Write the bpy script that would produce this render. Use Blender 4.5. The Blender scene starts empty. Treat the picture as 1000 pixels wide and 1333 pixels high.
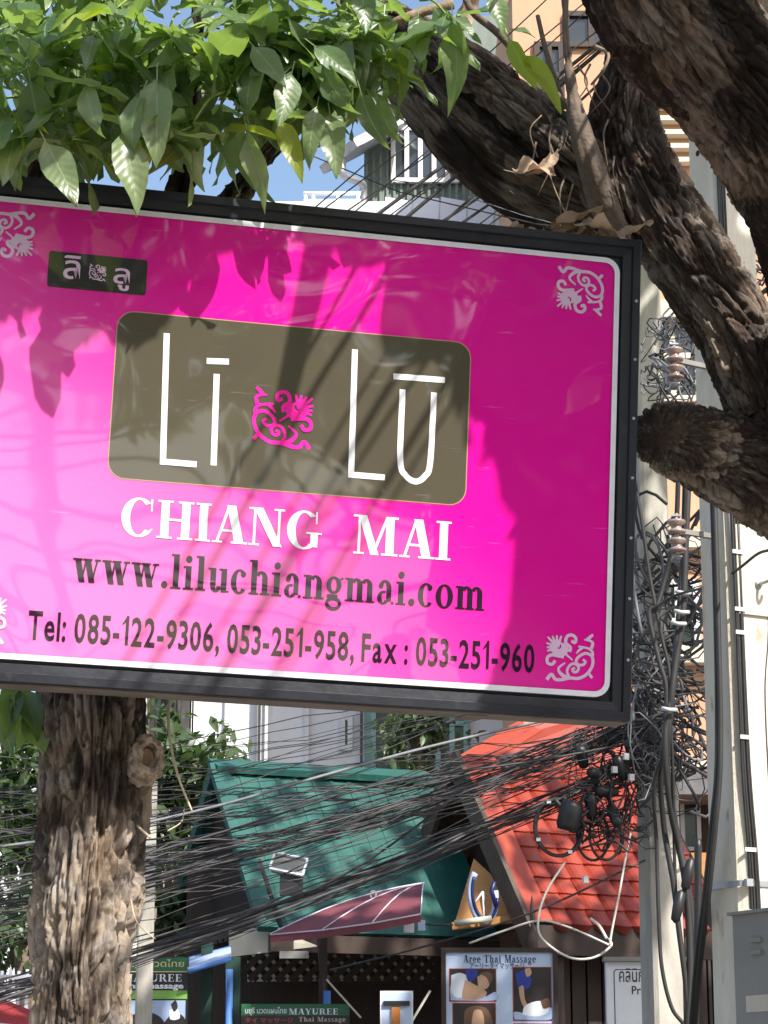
import bpy, bmesh, math, random
import numpy as np
from mathutils import Vector, Matrix, noise

random.seed(7)
rng = np.random.default_rng(7)
scene = bpy.context.scene
COL = scene.collection
R = math.radians

# ------------------------------------------------------------------ camera
PITCH = R(14.67)
F_PX = 3000.0                       # focal length for a 1000 px wide picture
CAM = Vector((0, 0, 1.6))
cam_d = bpy.data.cameras.new('camera')
cam_d.sensor_fit = 'HORIZONTAL'
cam_d.sensor_width = 36
cam_d.lens = 36 * F_PX / 1000
cam_d.clip_start = 0.05
cam_d.clip_end = 3000
cam = bpy.data.objects.new('camera', cam_d)
COL.objects.link(cam)
cam.location = CAM
cam.rotation_euler = (R(90) + PITCH, 0, 0)
scene.camera = cam
scene.render.resolution_x, scene.render.resolution_y = 768, 1024

# ------------------------------------------------------------------ light
SUN = Vector((0.406, -0.579, 0.707)).normalized()
world = bpy.data.worlds.new('World')
scene.world = world
world.use_nodes = True
wn = world.node_tree
bg = wn.nodes['Background']
sky = wn.nodes.new('ShaderNodeTexSky')
sky.sky_type = 'NISHITA'
sky.sun_disc = False
sky.sun_elevation = math.asin(SUN.z)
sky.sun_rotation = math.atan2(SUN.x, SUN.y)
sky.air_density = 1.1
sky.dust_density = 2.2
wn.links.new(sky.outputs[0], bg.inputs['Color'])
bg.inputs['Strength'].default_value = 0.15
sun_d = bpy.data.lights.new('sun', 'SUN')
sun_d.energy = 5.0
sun_d.angle = R(0.55)
sun_d.color = (1.0, 0.955, 0.89)
sun_o = bpy.data.objects.new('sun', sun_d)
COL.objects.link(sun_o)
sun_o.location = (8, -10, 16)
sun_o.rotation_euler = SUN.to_track_quat('Z', 'Y').to_euler()
vs = scene.view_settings
vs.view_transform = 'Standard'
vs.look = 'None'
vs.gamma = 1
vs.exposure = 0.62
vs.use_curve_mapping = False
scene.cycles.max_bounces = 8
scene.cycles.use_denoising = True

# ------------------------------------------------------------------ helpers
FWD = Vector((0, math.cos(PITCH), math.sin(PITCH)))
UPV = Vector((0, -math.sin(PITCH), math.cos(PITCH)))
RGT = Vector((1, 0, 0))


def ray(px, py):
    return FWD + RGT * ((px - 500) / F_PX) + UPV * ((666.5 - py) / F_PX)


def at(px, py, Y):
    """the place in the street, Y metres ahead, that a spot of the photo shows"""
    d = ray(px, py)
    return CAM + d * (Y / d.y)


def mpp(px, py, Y):
    d = ray(px, py)
    return (Y / d.y) / F_PX


def project(p):
    d = Vector(p) - CAM
    z = d.dot(FWD)
    return 500 + F_PX * d.x / z, 666.5 - F_PX * d.dot(UPV) / z, z


def link(o, parent=None):
    COL.objects.link(o)
    if parent is not None:
        o.parent = parent
    return o


def tag(o, label=None, cat=None, group=None, kind=None):
    if label: o['label'] = label
    if cat: o['category'] = cat
    if group: o['group'] = group
    if kind: o['kind'] = kind
    return o


def empty(name, loc, label, cat, group=None, mat4=None):
    o = bpy.data.objects.new(name, None)
    o.empty_display_size = 0.1
    COL.objects.link(o)
    if mat4 is not None:
        o.matrix_world = mat4
        o['_l'] = 1
        del o['_l']
    else:
        o.location = loc
    return tag(o, label, cat, group)


class MB:
    """collects faces of one mesh"""
    def __init__(s):
        s.v, s.f = [], []

    def add(s, vs, fs):
        n = len(s.v)
        s.v.extend([tuple(v) for v in vs])
        s.f.extend([tuple(i + n for i in f) for f in fs])
        return s

    def box(s, c, size, rz=0.0, M=None):
        hx, hy, hz = size[0] / 2, size[1] / 2, size[2] / 2
        p = [Vector((x, y, z)) for x in (-hx, hx) for y in (-hy, hy) for z in (-hz, hz)]
        if M is not None:
            p = [M @ q for q in p]
        elif rz:
            m = Matrix.Rotation(rz, 3, 'Z'); p = [m @ q for q in p]
        p = [q + Vector(c) for q in p]
        return s.add(p, [(0, 1, 3, 2), (4, 6, 7, 5), (0, 4, 5, 1), (2, 3, 7, 6), (0, 2, 6, 4), (1, 5, 7, 3)])

    def bar(s, a, b, w, t, up=(0, 0, 1)):
        """box beam from a to b: w across, t along 'up'"""
        a, b = Vector(a), Vector(b)
        d = (b - a); L = d.length; d.normalize()
        x = d.cross(Vector(up)); x.normalize(); z = x.cross(d)
        M = Matrix((x, d, z)).transposed()
        return s.box((a + b) / 2, (w, L, t), M=M)

    def tube(s, pts, rad, n=8, cap=True):
        pts = [Vector(p) for p in pts]
        m = len(pts)
        if not hasattr(rad, '__len__'): rad = [rad] * m
        t0 = (pts[1] - pts[0]).normalized()
        x = t0.orthogonal().normalized()
        V, Fc = [], []
        for i, p in enumerate(pts):
            t = (pts[min(i + 1, m - 1)] - pts[max(i - 1, 0)])
            if t.length < 1e-9: t = t0
            t = t.normalized()
            x = (x - t * x.dot(t))
            x = x.normalized() if x.length > 1e-6 else t.orthogonal().normalized()
            y = t.cross(x)
            for k in range(n):
                a = 2 * math.pi * k / n
                V.append(p + (x * math.cos(a) + y * math.sin(a)) * rad[i])
        for i in range(m - 1):
            for k in range(n):
                Fc.append((i * n + k, i * n + (k + 1) % n, (i + 1) * n + (k + 1) % n, (i + 1) * n + k))
        if cap:
            Fc.append(tuple(range(n))[::-1]); Fc.append(tuple((m - 1) * n + k for k in range(n)))
        return s.add(V, Fc)

    def lathe(s, prof, o, axis, n=20):
        """prof: (radius, height) pairs about an axis through o"""
        axis = Vector(axis).normalized(); x = axis.orthogonal().normalized(); y = axis.cross(x)
        V, Fc = [], []
        for r, h in prof:
            for k in range(n):
                a = 2 * math.pi * k / n
                V.append(Vector(o) + axis * h + (x * math.cos(a) + y * math.sin(a)) * max(r, 1e-4))
        for i in range(len(prof) - 1):
            for k in range(n):
                Fc.append((i * n + k, i * n + (k + 1) % n, (i + 1) * n + (k + 1) % n, (i + 1) * n + k))
        return s.add(V, Fc)

    def mesh(s, name, mat, smooth=False):
        me = bpy.data.meshes.new(name)
        me.from_pydata([tuple(v) for v in s.v], [], s.f)
        if mat is not None: me.materials.append(mat)
        if smooth: me.shade_smooth()
        me.update()
        return me

    def build(s, name, mat, parent=None, smooth=False, local=False):
        o = bpy.data.objects.new(name, s.mesh(name, mat, smooth))
        link(o, parent)
        if parent is not None and not local:
            o.matrix_parent_inverse = Matrix.Translation(-parent.location)
        return o


def smooth_path(pts, n):
    """Catmull-Rom through points, n samples per span"""
    P = [Vector(p) for p in pts]
    P = [P[0] * 2 - P[1]] + P + [P[-1] * 2 - P[-2]]
    out = []
    for i in range(1, len(P) - 2):
        a, b, c, d = P[i - 1:i + 3]
        for k in range(n):
            t = k / n
            out.append(0.5 * ((2 * b) + (c - a) * t + (2 * a - 5 * b + 4 * c - d) * t * t + (3 * b - a - 3 * c + d) * t ** 3))
    out.append(P[-2])
    return out


def in_poly(x, y, poly):
    c = False
    j = len(poly) - 1
    for i in range(len(poly)):
        xi, yi = poly[i]; xj, yj = poly[j]
        if (yi > y) != (yj > y) and x < (xj - xi) * (y - yi) / (yj - yi) + xi:
            c = not c
        j = i
    return c


# ------------------------------------------------------------------ materials
def pm(name, c1, c2=None, scale=6.0, rough=0.6, bump=0.0, bscale=40.0, metal=0.0, spec=0.5, coord='pos',
       stretch=None, lo=0.35, hi=0.65, orand=0.0, c3=None):
    """paint / wood / metal: two tones mixed by noise, fine bump, slight roughness change"""
    m = bpy.data.materials.new(name); m.use_nodes = True
    nt = m.node_tree; N = nt.nodes; L = nt.links
    b = N['Principled BSDF']
    b.inputs['Metallic'].default_value = metal
    b.inputs['Specular IOR Level'].default_value = spec
    if coord == 'pos':
        g = N.new('ShaderNodeNewGeometry').outputs['Position']
    else:
        g = N.new('ShaderNodeTexCoord').outputs['Object']
    if stretch:
        mp = N.new('ShaderNodeMapping'); mp.inputs['Scale'].default_value = stretch
        L.new(g, mp.inputs[0]); g = mp.outputs[0]
    n1 = N.new('ShaderNodeTexNoise'); n1.inputs['Scale'].default_value = scale
    n1.inputs['Detail'].default_value = 7; n1.inputs['Roughness'].default_value = 0.65
    L.new(g, n1.inputs['Vector'])
    cr = N.new('ShaderNodeValToRGB')
    cr.color_ramp.elements[0].position = lo; cr.color_ramp.elements[1].position = hi
    c2 = c2 or tuple(x * 0.8 for x in c1)
    cr.color_ramp.elements[0].color = (*c2, 1); cr.color_ramp.elements[1].color = (*c1, 1)
    L.new(n1.outputs['Fac'], cr.inputs[0])
    col = cr.outputs[0]
    if c3:
        n3 = N.new('ShaderNodeTexNoise'); n3.inputs['Scale'].default_value = scale * 4.3
        n3.inputs['Detail'].default_value = 4
        L.new(g, n3.inputs['Vector'])
        r3 = N.new('ShaderNodeValToRGB'); r3.color_ramp.elements[0].position = 0.62; r3.color_ramp.elements[1].position = 0.72
        L.new(n3.outputs['Fac'], r3.inputs[0])
        mx = N.new('ShaderNodeMix'); mx.data_type = 'RGBA'
        L.new(r3.outputs[0], mx.inputs[0]); L.new(col, mx.inputs[6]); mx.inputs[7].default_value = (*c3, 1)
        col = mx.outputs[2]
    if orand:
        oi = N.new('ShaderNodeObjectInfo'); vr_ = N.new('ShaderNodeMapRange'); vr_.inputs[3].default_value = 1 - orand; vr_.inputs[4].default_value = 1 + orand * .5
        L.new(oi.outputs['Random'], vr_.inputs[0])
        hs = N.new('ShaderNodeHueSaturation'); L.new(col, hs.inputs['Color']); L.new(vr_.outputs[0], hs.inputs['Value']); col = hs.outputs[0]
    L.new(col, b.inputs['Base Color'])
    mr = N.new('ShaderNodeMapRange'); mr.inputs[3].default_value = max(rough - 0.12, 0.03); mr.inputs[4].default_value = min(rough + 0.12, 1)
    L.new(n1.outputs['Fac'], mr.inputs[0]); L.new(mr.outputs[0], b.inputs['Roughness'])
    if bump:
        n2 = N.new('ShaderNodeTexNoise'); n2.inputs['Scale'].default_value = bscale; n2.inputs['Detail'].default_value = 5
        L.new(g, n2.inputs['Vector'])
        bp = N.new('ShaderNodeBump'); bp.inputs['Strength'].default_value = min(bump, 1); bp.inputs['Distance'].default_value = 0.01
        L.new(n2.outputs['Fac'], bp.inputs['Height']); L.new(bp.outputs[0], b.inputs['Normal'])
    return m


def print_mat(name, c1, c2=None, scale=3.0, faded=None):
    """glossy printed acrylic of the pink sign: slightly warped, scratched sheet"""
    m = bpy.data.materials.new(name); m.use_nodes = True
    nt = m.node_tree; N = nt.nodes; L = nt.links
    b = N['Principled BSDF']
    tc = N.new('ShaderNodeNewGeometry').outputs['Position']
    n1 = N.new('ShaderNodeTexNoise'); n1.inputs['Scale'].default_value = scale; n1.inputs['Detail'].default_value = 6
    L.new(tc, n1.inputs['Vector'])
    mx = N.new('ShaderNodeMix'); mx.data_type = 'RGBA'
    L.new(n1.outputs['Fac'], mx.inputs[0])
    mx.inputs[6].default_value = (*(c2 or tuple(x * .9 for x in c1)), 1); mx.inputs[7].default_value = (*c1, 1)
    base = mx.outputs[2]
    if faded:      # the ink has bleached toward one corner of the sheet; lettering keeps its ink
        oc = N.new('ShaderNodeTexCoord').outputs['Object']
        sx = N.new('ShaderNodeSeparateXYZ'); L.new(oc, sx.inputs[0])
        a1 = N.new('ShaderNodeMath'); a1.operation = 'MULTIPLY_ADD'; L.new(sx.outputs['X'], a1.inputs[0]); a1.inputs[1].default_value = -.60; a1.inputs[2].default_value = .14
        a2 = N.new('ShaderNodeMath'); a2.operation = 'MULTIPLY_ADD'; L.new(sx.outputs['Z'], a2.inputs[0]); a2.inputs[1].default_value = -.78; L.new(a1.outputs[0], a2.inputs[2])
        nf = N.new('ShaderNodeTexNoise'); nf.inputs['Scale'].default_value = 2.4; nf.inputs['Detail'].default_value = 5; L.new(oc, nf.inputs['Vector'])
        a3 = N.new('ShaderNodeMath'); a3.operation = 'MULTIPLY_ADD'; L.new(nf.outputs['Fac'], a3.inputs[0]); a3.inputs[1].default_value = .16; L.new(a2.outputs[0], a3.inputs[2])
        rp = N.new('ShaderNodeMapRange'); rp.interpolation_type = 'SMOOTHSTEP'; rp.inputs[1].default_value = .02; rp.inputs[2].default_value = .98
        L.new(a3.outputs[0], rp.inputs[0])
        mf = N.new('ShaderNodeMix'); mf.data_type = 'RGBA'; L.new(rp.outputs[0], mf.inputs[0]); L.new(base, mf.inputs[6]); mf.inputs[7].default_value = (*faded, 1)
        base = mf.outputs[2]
    # fine pale scratches
    mp = N.new('ShaderNodeMapping'); mp.inputs['Rotation'].default_value = (0.2, 0.9, 0.3); mp.inputs['Scale'].default_value = (7, 7, 130)
    L.new(tc, mp.inputs[0])
    n2 = N.new('ShaderNodeTexNoise'); n2.inputs['Scale'].default_value = 1.0; n2.inputs['Detail'].default_value = 3
    L.new(mp.outputs[0], n2.inputs['Vector'])
    r2 = N.new('ShaderNodeValToRGB'); r2.color_ramp.elements[0].position = 0.70; r2.color_ramp.elements[1].position = 0.80
    r2.color_ramp.elements[1].color = (.22, .22, .22, 1)
    L.new(n2.outputs['Fac'], r2.inputs[0])
    mx2 = N.new('ShaderNodeMix'); mx2.data_type = 'RGBA'
    L.new(r2.outputs[0], mx2.inputs[0]); L.new(base, mx2.inputs[6]); mx2.inputs[7].default_value = (.8, .6, .75, 1)
    L.new(mx2.outputs[2], b.inputs['Base Color'])
    b.inputs['Roughness'].default_value = 0.42
    b.inputs['Specular IOR Level'].default_value = 0.08
    b.inputs['Coat Weight'].default_value = 1.0
    b.inputs['Coat Roughness'].default_value = 0.03
    b.inputs['Coat IOR'].default_value = 1.62
    nb = N.new('ShaderNodeTexNoise'); nb.inputs['Scale'].default_value = 2.2; nb.inputs['Detail'].default_value = 1
    nb.inputs['Distortion'].default_value = .6
    L.new(tc, nb.inputs['Vector'])
    bp = N.new('ShaderNodeBump'); bp.inputs['Strength'].default_value = 1.0; bp.inputs['Distance'].default_value = 0.008
    L.new(nb.outputs['Fac'], bp.inputs['Height']); L.new(bp.outputs[0], b.inputs['Coat Normal'])
    return m


def bark_mat(name, dark, mid, pale):
    m = bpy.data.materials.new(name); m.use_nodes = True
    nt = m.node_tree; N = nt.nodes; L = nt.links
    b = N['Principled BSDF']; b.inputs['Roughness'].default_value = 0.92; b.inputs['Specular IOR Level'].default_value = 0.2
    at_ = N.new('ShaderNodeAttribute'); at_.attribute_name = 'plate'
    co = N.new('ShaderNodeAttribute'); co.attribute_name = 'barkco'
    mp = N.new('ShaderNodeMapping'); mp.inputs['Scale'].default_value = (1, 1, .15); L.new(co.outputs['Vector'], mp.inputs[0])
    n1 = N.new('ShaderNodeTexNoise'); n1.inputs['Scale'].default_value = 95; n1.inputs['Detail'].default_value = 9; n1.inputs['Roughness'].default_value = .72
    n1.inputs['Distortion'].default_value = .6
    L.new(mp.outputs[0], n1.inputs['Vector'])
    n2 = N.new('ShaderNodeTexNoise'); n2.inputs['Scale'].default_value = 8; n2.inputs['Detail'].default_value = 4
    L.new(co.outputs['Vector'], n2.inputs['Vector'])
    mixf = N.new('ShaderNodeMath'); mixf.operation = 'MULTIPLY_ADD'
    L.new(n1.outputs['Fac'], mixf.inputs[0]); mixf.inputs[1].default_value = 0.75
    L.new(at_.outputs['Fac'], mixf.inputs[2])
    cr = N.new('ShaderNodeValToRGB'); e = cr.color_ramp.elements
    e[0].position = 0.34; e[0].color = (*dark, 1); e[1].position = 1.0; e[1].color = (*pale, 1)
    k = e.new(0.66); k.color = (*mid, 1)
    L.new(mixf.outputs[0], cr.inputs[0])
    hs = N.new('ShaderNodeHueSaturation'); L.new(cr.outputs[0], hs.inputs['Color'])
    mr = N.new('ShaderNodeMapRange'); mr.inputs[1].default_value = .3; mr.inputs[2].default_value = .7; mr.inputs[3].default_value = .55; mr.inputs[4].default_value = 1.15
    L.new(n2.outputs['Fac'], mr.inputs[0]); L.new(mr.outputs[0], hs.inputs['Saturation'])
    L.new(hs.outputs[0], b.inputs['Base Color'])
    bp = N.new('ShaderNodeBump'); bp.inputs['Strength'].default_value = 1.0; bp.inputs['Distance'].default_value = 0.009
    L.new(n1.outputs['Fac'], bp.inputs['Height']); L.new(bp.outputs[0], b.inputs['Normal'])
    return m


def leaf_mat(name, c1, c2, trans, vein, rough=0.38, tw=0.42):
    m = bpy.data.materials.new(name); m.use_nodes = True
    nt = m.node_tree; N = nt.nodes; L = nt.links
    b = N['Principled BSDF']; out = N['Material Output']
    oi = N.new('ShaderNodeObjectInfo')
    uv = N.new('ShaderNodeAttribute'); uv.attribute_name = 'leafuv'
    sp = N.new('ShaderNodeSeparateXYZ'); L.new(uv.outputs['Vector'], sp.inputs[0])
    mx = N.new('ShaderNodeMix'); mx.data_type = 'RGBA'
    tn = N.new('ShaderNodeAttribute'); tn.attribute_name = 'tone'
    ad = N.new('ShaderNodeMath'); ad.operation = 'ADD'
    L.new(oi.outputs['Random'], ad.inputs[0]); L.new(tn.outputs['Fac'], ad.inputs[1])
    fr = N.new('ShaderNodeMath'); fr.operation = 'FRACT'; L.new(ad.outputs[0], fr.inputs[0])
    L.new(fr.outputs[0], mx.inputs[0]); mx.inputs[6].default_value = (*c1, 1); mx.inputs[7].default_value = (*c2, 1)
    # veins: midrib at x=0, side veins slanting to the tip
    ab = N.new('ShaderNodeMath'); ab.operation = 'ABSOLUTE'; L.new(sp.outputs['X'], ab.inputs[0])
    mid = N.new('ShaderNodeMath'); mid.operation = 'LESS_THAN'; L.new(ab.outputs[0], mid.inputs[0]); mid.inputs[1].default_value = 0.05
    sl = N.new('ShaderNodeMath'); sl.operation = 'MULTIPLY_ADD'; L.new(ab.outputs[0], sl.inputs[0]); sl.inputs[1].default_value = -0.16
    L.new(sp.outputs['Y'], sl.inputs[2])
    fq = N.new('ShaderNodeMath'); fq.operation = 'MULTIPLY'; L.new(sl.outputs[0], fq.inputs[0]); fq.inputs[1].default_value = 10 * 6.2832
    sn = N.new('ShaderNodeMath'); sn.operation = 'SINE'; L.new(fq.outputs[0], sn.inputs[0])
    gt = N.new('ShaderNodeMapRange'); gt.inputs[1].default_value = 0.86; gt.inputs[2].default_value = 1.0; gt.inputs[4].default_value = 0.16
    L.new(sn.outputs[0], gt.inputs[0])
    mxv = N.new('ShaderNodeMath'); mxv.operation = 'MAXIMUM'; L.new(mid.outputs[0], mxv.inputs[0]); L.new(gt.outputs[0], mxv.inputs[1])
    m2 = N.new('ShaderNodeMix'); m2.data_type = 'RGBA'
    L.new(mxv.outputs[0], m2.inputs[0]); L.new(mx.outputs[2], m2.inputs[6]); m2.inputs[7].default_value = (*vein, 1)
    gp = N.new('ShaderNodeNewGeometry'); ns = N.new('ShaderNodeTexNoise'); ns.inputs['Scale'].default_value = 34; ns.inputs['Detail'].default_value = 5
    L.new(gp.outputs['Position'], ns.inputs['Vector'])
    rs = N.new('ShaderNodeValToRGB'); rs.color_ramp.elements[0].position = .66; rs.color_ramp.elements[1].position = .76; rs.color_ramp.elements[1].color = (.7, .7, .7, 1)
    L.new(ns.outputs['Fac'], rs.inputs[0])
    m3 = N.new('ShaderNodeMix'); m3.data_type = 'RGBA'; L.new(rs.outputs[0], m3.inputs[0]); L.new(m2.outputs[2], m3.inputs[6]); m3.inputs[7].default_value = (.30, .22, .07, 1)
    L.new(m3.outputs[2], b.inputs['Base Color'])
    b.inputs['Roughness'].default_value = rough
    b.inputs['Specular IOR Level'].default_value = 0.7
    bp = N.new('ShaderNodeBump'); bp.inputs['Strength'].default_value = 0.10; bp.inputs['Distance'].default_value = 0.003; bp.invert = True
    L.new(sn.outputs[0], bp.inputs['Height']); L.new(bp.outputs[0], b.inputs['Normal'])
    tr = N.new('ShaderNodeBsdfTranslucent'); tr.inputs['Color'].default_value = (*trans, 1)
    ms = N.new('ShaderNodeMixShader'); ms.inputs[0].default_value = tw
    L.new(b.outputs[0], ms.inputs[1]); L.new(tr.outputs[0], ms.inputs[2]); L.new(ms.outputs[0], out.inputs['Surface'])
    return m


M = {}
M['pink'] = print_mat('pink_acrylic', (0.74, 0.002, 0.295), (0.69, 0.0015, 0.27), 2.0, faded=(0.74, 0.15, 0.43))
M['olive'] = print_mat('olive_print', (0.088, 0.076, 0.050), (0.070, 0.060, 0.040), 5)
M['ink_white'] = print_mat('white_print', (0.80, 0.80, 0.82))
M['ink_black'] = print_mat('dark_print', (0.022, 0.008, 0.02))
M['ink_char'] = print_mat('charcoal_print', (0.035, 0.033, 0.03))
M['ink_lilac'] = print_mat('lilac_print', (0.72, 0.50, 0.68))
M['ink_pink'] = print_mat('pink_print', (0.90, 0.02, 0.36))
M['ink_gold'] = print_mat('gold_outline', (0.45, 0.30, 0.16))
M['frame'] = pm('frame_metal', (0.020, 0.022, 0.030), (0.013, 0.014, 0.019), 5, 0.38, 0.15, 30, c3=(0.03, 0.03, 0.034), spec=.4)
M['edge'] = pm('acrylic_edge', (0.78, 0.78, 0.82), (0.62, 0.60, 0.66), 6, 0.3)
M['under'] = pm('frame_underside', (0.19, 0.16, 0.13), (0.11, 0.095, 0.08), 5, 0.7, 0.3, 30)
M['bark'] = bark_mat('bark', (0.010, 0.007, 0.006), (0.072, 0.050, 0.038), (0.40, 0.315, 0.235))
M['bark_dark'] = bark_mat('bark_dark', (0.006, 0.004, 0.0034), (0.030, 0.020, 0.0155), (0.25, 0.188, 0.138))  # darker copy of the bark for shaded limbs; shade is in the colour
M['twig'] = pm('twig_bark', (0.30, 0.22, 0.14), (0.17, 0.12, 0.075), 30, 0.8, 0.4, 90)
M['twig_dark'] = pm('shoot_bark', (0.17, 0.125, 0.09), (0.09, 0.066, 0.05), 30, 0.8, 0.4, 90)
M['twig_pale'] = pm('peeled_twig', (0.62, 0.50, 0.34), (0.45, 0.34, 0.22), 30, 0.7)
M['twig_green'] = pm('green_stem', (0.26, 0.33, 0.07), (0.17, 0.24, 0.05), 30, 0.6)
M['heart'] = pm('heartwood', (0.42, 0.27, 0.16), (0.20, 0.11, 0.065), 30, 0.8, 0.5, 60, stretch=(1, 1, .3))
M['callus'] = pm('callus_wood', (0.46, 0.37, 0.27), (0.13, 0.09, 0.062), 38, 0.9, 0.9, 70)
M['leaf'] = leaf_mat('leaf', (0.075, 0.140, 0.050), (0.20, 0.28, 0.125), (0.32, 0.48, 0.08), (0.28, 0.38, 0.18), 0.36)
M['leaf_young'] = leaf_mat('young_leaf', (0.20, 0.32, 0.04), (0.32, 0.40, 0.04), (0.50, 0.62, 0.04), (0.45, 0.5, 0.15), tw=0.55)
M['leaf_dry'] = leaf_mat('dry_leaf', (0.36, 0.235, 0.145), (0.50, 0.37, 0.26), (0.42, 0.24, 0.12), (0.5, 0.38, 0.25), 0.75, 0.25)
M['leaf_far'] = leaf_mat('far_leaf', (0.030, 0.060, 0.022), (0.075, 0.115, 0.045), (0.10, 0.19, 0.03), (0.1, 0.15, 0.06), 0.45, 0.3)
M['concrete'] = pm('concrete', (0.70, 0.65, 0.55), (0.54, 0.48, 0.38), 4.5, 0.88, 0.5, 70, stretch=(1, 1, .3), c3=(0.40, 0.34, 0.26), lo=.3, hi=.6)
M['concrete_old'] = pm('weathered_concrete', (0.50, 0.47, 0.41), (0.30, 0.275, 0.23), 6, 0.85, 0.4, 50, stretch=(1, 1, .25))
M['cable'] = pm('black_cable', (0.020, 0.019, 0.019), (0.032, 0.030, 0.029), 8, 0.55)
M['cable_old'] = pm('faded_cable', (0.060, 0.055, 0.055), (0.035, 0.032, 0.032), 8, 0.65)
M['cable_mid'] = pm('dusty_cable', (0.11, 0.10, 0.105), (0.06, 0.055, 0.056), 8, 0.7)
M['cable_grey'] = pm('grey_cable', (0.22, 0.22, 0.235), (0.14, 0.14, 0.15), 8, 0.6)
M['cable_white'] = pm('white_cable', (0.70, 0.66, 0.60), (0.52, 0.47, 0.40), 8, 0.5)
M['plastic'] = pm('black_plastic', (0.022, 0.022, 0.023), (0.014, 0.014, 0.015), 10, 0.45)
M['tie'] = pm('white_tie', (0.62, 0.62, 0.60), None, 20, 0.5)
M['steel'] = pm('galvanised_steel', (0.44, 0.45, 0.47), (0.33, 0.34, 0.36), 8, 0.45, metal=0.6)
M['cabinet'] = pm('cabinet_grey', (0.27, 0.26, 0.24), (0.21, 0.20, 0.18), 3, 0.6, 0.1, 20)
M['cabinet_lit'] = pm('cabinet_white', (0.55, 0.58, 0.62), (0.48, 0.5, 0.54), 3, 0.5)
M['porcelain'] = pm('porcelain', (0.33, 0.25, 0.22), (0.20, 0.13, 0.11), 10, 0.25)
M['redtile'] = pm('red_roof_tile', (0.36, 0.052, 0.026), (0.26, 0.036, 0.02), 2.5, 0.45, 0.15, 30, c3=(0.22, 0.075, 0.055), orand=.22)
M['redtrim'] = pm('red_ridge', (0.38, 0.055, 0.026), (0.31, 0.045, 0.022), 3, 0.45)
M['green'] = pm('green_metal_roof', (0.014, 0.105, 0.085), (0.009, 0.070, 0.058), 1.6, 0.55, 0.1, 20, c3=(0.035, 0.12, 0.095), orand=.15)
M['slate'] = pm('grey_shingle', (0.17, 0.16, 0.165), (0.105, 0.10, 0.105), 5, 0.8, 0.3, 40, orand=.3)
M['wood'] = pm('dark_brown_wood', (0.050, 0.028, 0.019), (0.026, 0.015, 0.011), 10, 0.65, 0.4, 30, stretch=(1, 1, .2), orand=.25)
M['board'] = pm('bargeboard_wood', (0.105, 0.062, 0.042), (0.062, 0.038, 0.027), 10, 0.65, 0.4, 30)
M['orange_wood'] = pm('orange_plywood', (0.50, 0.24, 0.07), (0.40, 0.18, 0.055), 6, 0.6, stretch=(.4, 1, 3))
M['white'] = pm('white_wall', (0.70, 0.71, 0.72), (0.60, 0.61, 0.63), 1.2, 0.8, 0.1, 20, stretch=(1, 1, .3), c3=(0.52, 0.52, 0.53))
M['cream'] = pm('cream_wall', (0.62, 0.56, 0.45), (0.5, 0.45, 0.36), 1.5, 0.8)
M['tan'] = pm('tan_wall', (0.58, 0.33, 0.20), (0.48, 0.27, 0.165), 1.2, 0.8, 0.1, 20, stretch=(1, 1, .3))
M['corr'] = pm('green_corrugated_sheet', (0.17, 0.215, 0.185), (0.11, 0.14, 0.12), 3, 0.6, stretch=(1, 1, .2))
M['teal'] = pm('teal_paint', (0.28, 0.45, 0.43), (0.2, 0.36, 0.34), 3, 0.6)
M['glass'] = pm('dark_window_glass', (0.035, 0.045, 0.05), (0.02, 0.026, 0.03), 1.5, 0.08, spec=0.8)
M['maroon'] = pm('maroon_canvas', (0.20, 0.045, 0.06), (0.13, 0.03, 0.042), 4, 0.8, 0.1, 60)
M['lilac_trim'] = pm('pale_piping', (0.6, 0.55, 0.62), None, 8, 0.7)
M['red_canvas'] = pm('red_canvas', (0.33, 0.022, 0.02), (0.25, 0.016, 0.015), 3, 0.8)
M['blue'] = pm('blue_paint', (0.10, 0.25, 0.62), (0.08, 0.19, 0.5), 4, 0.45)
M['bluewhite'] = pm('pale_blue_canvas', (0.50, 0.58, 0.75), (0.4, 0.47, 0.65), 4, 0.7)
M['dkgreen'] = pm('dark_green_paint', (0.020, 0.060, 0.045), (0.013, 0.04, 0.03), 4, 0.5)
M['signgreen'] = pm('sign_green', (0.02, 0.13, 0.055), (0.015, 0.1, 0.045), 4, 0.4)
M['signlime'] = pm('sign_lime', (0.22, 0.42, 0.08), (0.17, 0.36, 0.06), 4, 0.4)
M['signblack'] = pm('sign_black', (0.02, 0.018, 0.02), None, 4, 0.4)
M['signblue'] = pm('sign_pale_blue', (0.50, 0.60, 0.76), (0.45, 0.55, 0.72), 4, 0.4)
M['signwhite'] = pm('sign_white', (0.74, 0.76, 0.80), (0.66, 0.68, 0.72), 4, 0.4)
M['navy'] = pm('navy_ink', (0.012, 0.02, 0.10), None, 4, 0.4)
M['photo_dark'] = pm('photo_dark', (0.035, 0.026, 0.025), (0.018, 0.014, 0.014), 8, 0.4)
M['photo_brown'] = pm('photo_brown', (0.16, 0.09, 0.05), (0.08, 0.045, 0.03), 9, 0.4)
M['skin'] = pm('print_skin', (0.55, 0.34, 0.22), (0.46, 0.27, 0.17), 9, 0.4)
M['print_blue'] = pm('print_blue', (0.03, 0.05, 0.30), (0.02, 0.04, 0.22), 9, 0.4)
M['print_paleblue'] = pm('print_pale_blue', (0.40, 0.50, 0.68), (0.3, 0.38, 0.58), 9, 0.4)
M['print_red'] = pm('print_red', (0.5, 0.07, 0.05), None, 9, 0.4)
M['gold_ink'] = pm('gold_ink', (0.60, 0.52, 0.22), None, 9, 0.4)
M['orange'] = pm('orange_metal', (0.55, 0.20, 0.05), None, 9, 0.4)
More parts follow.
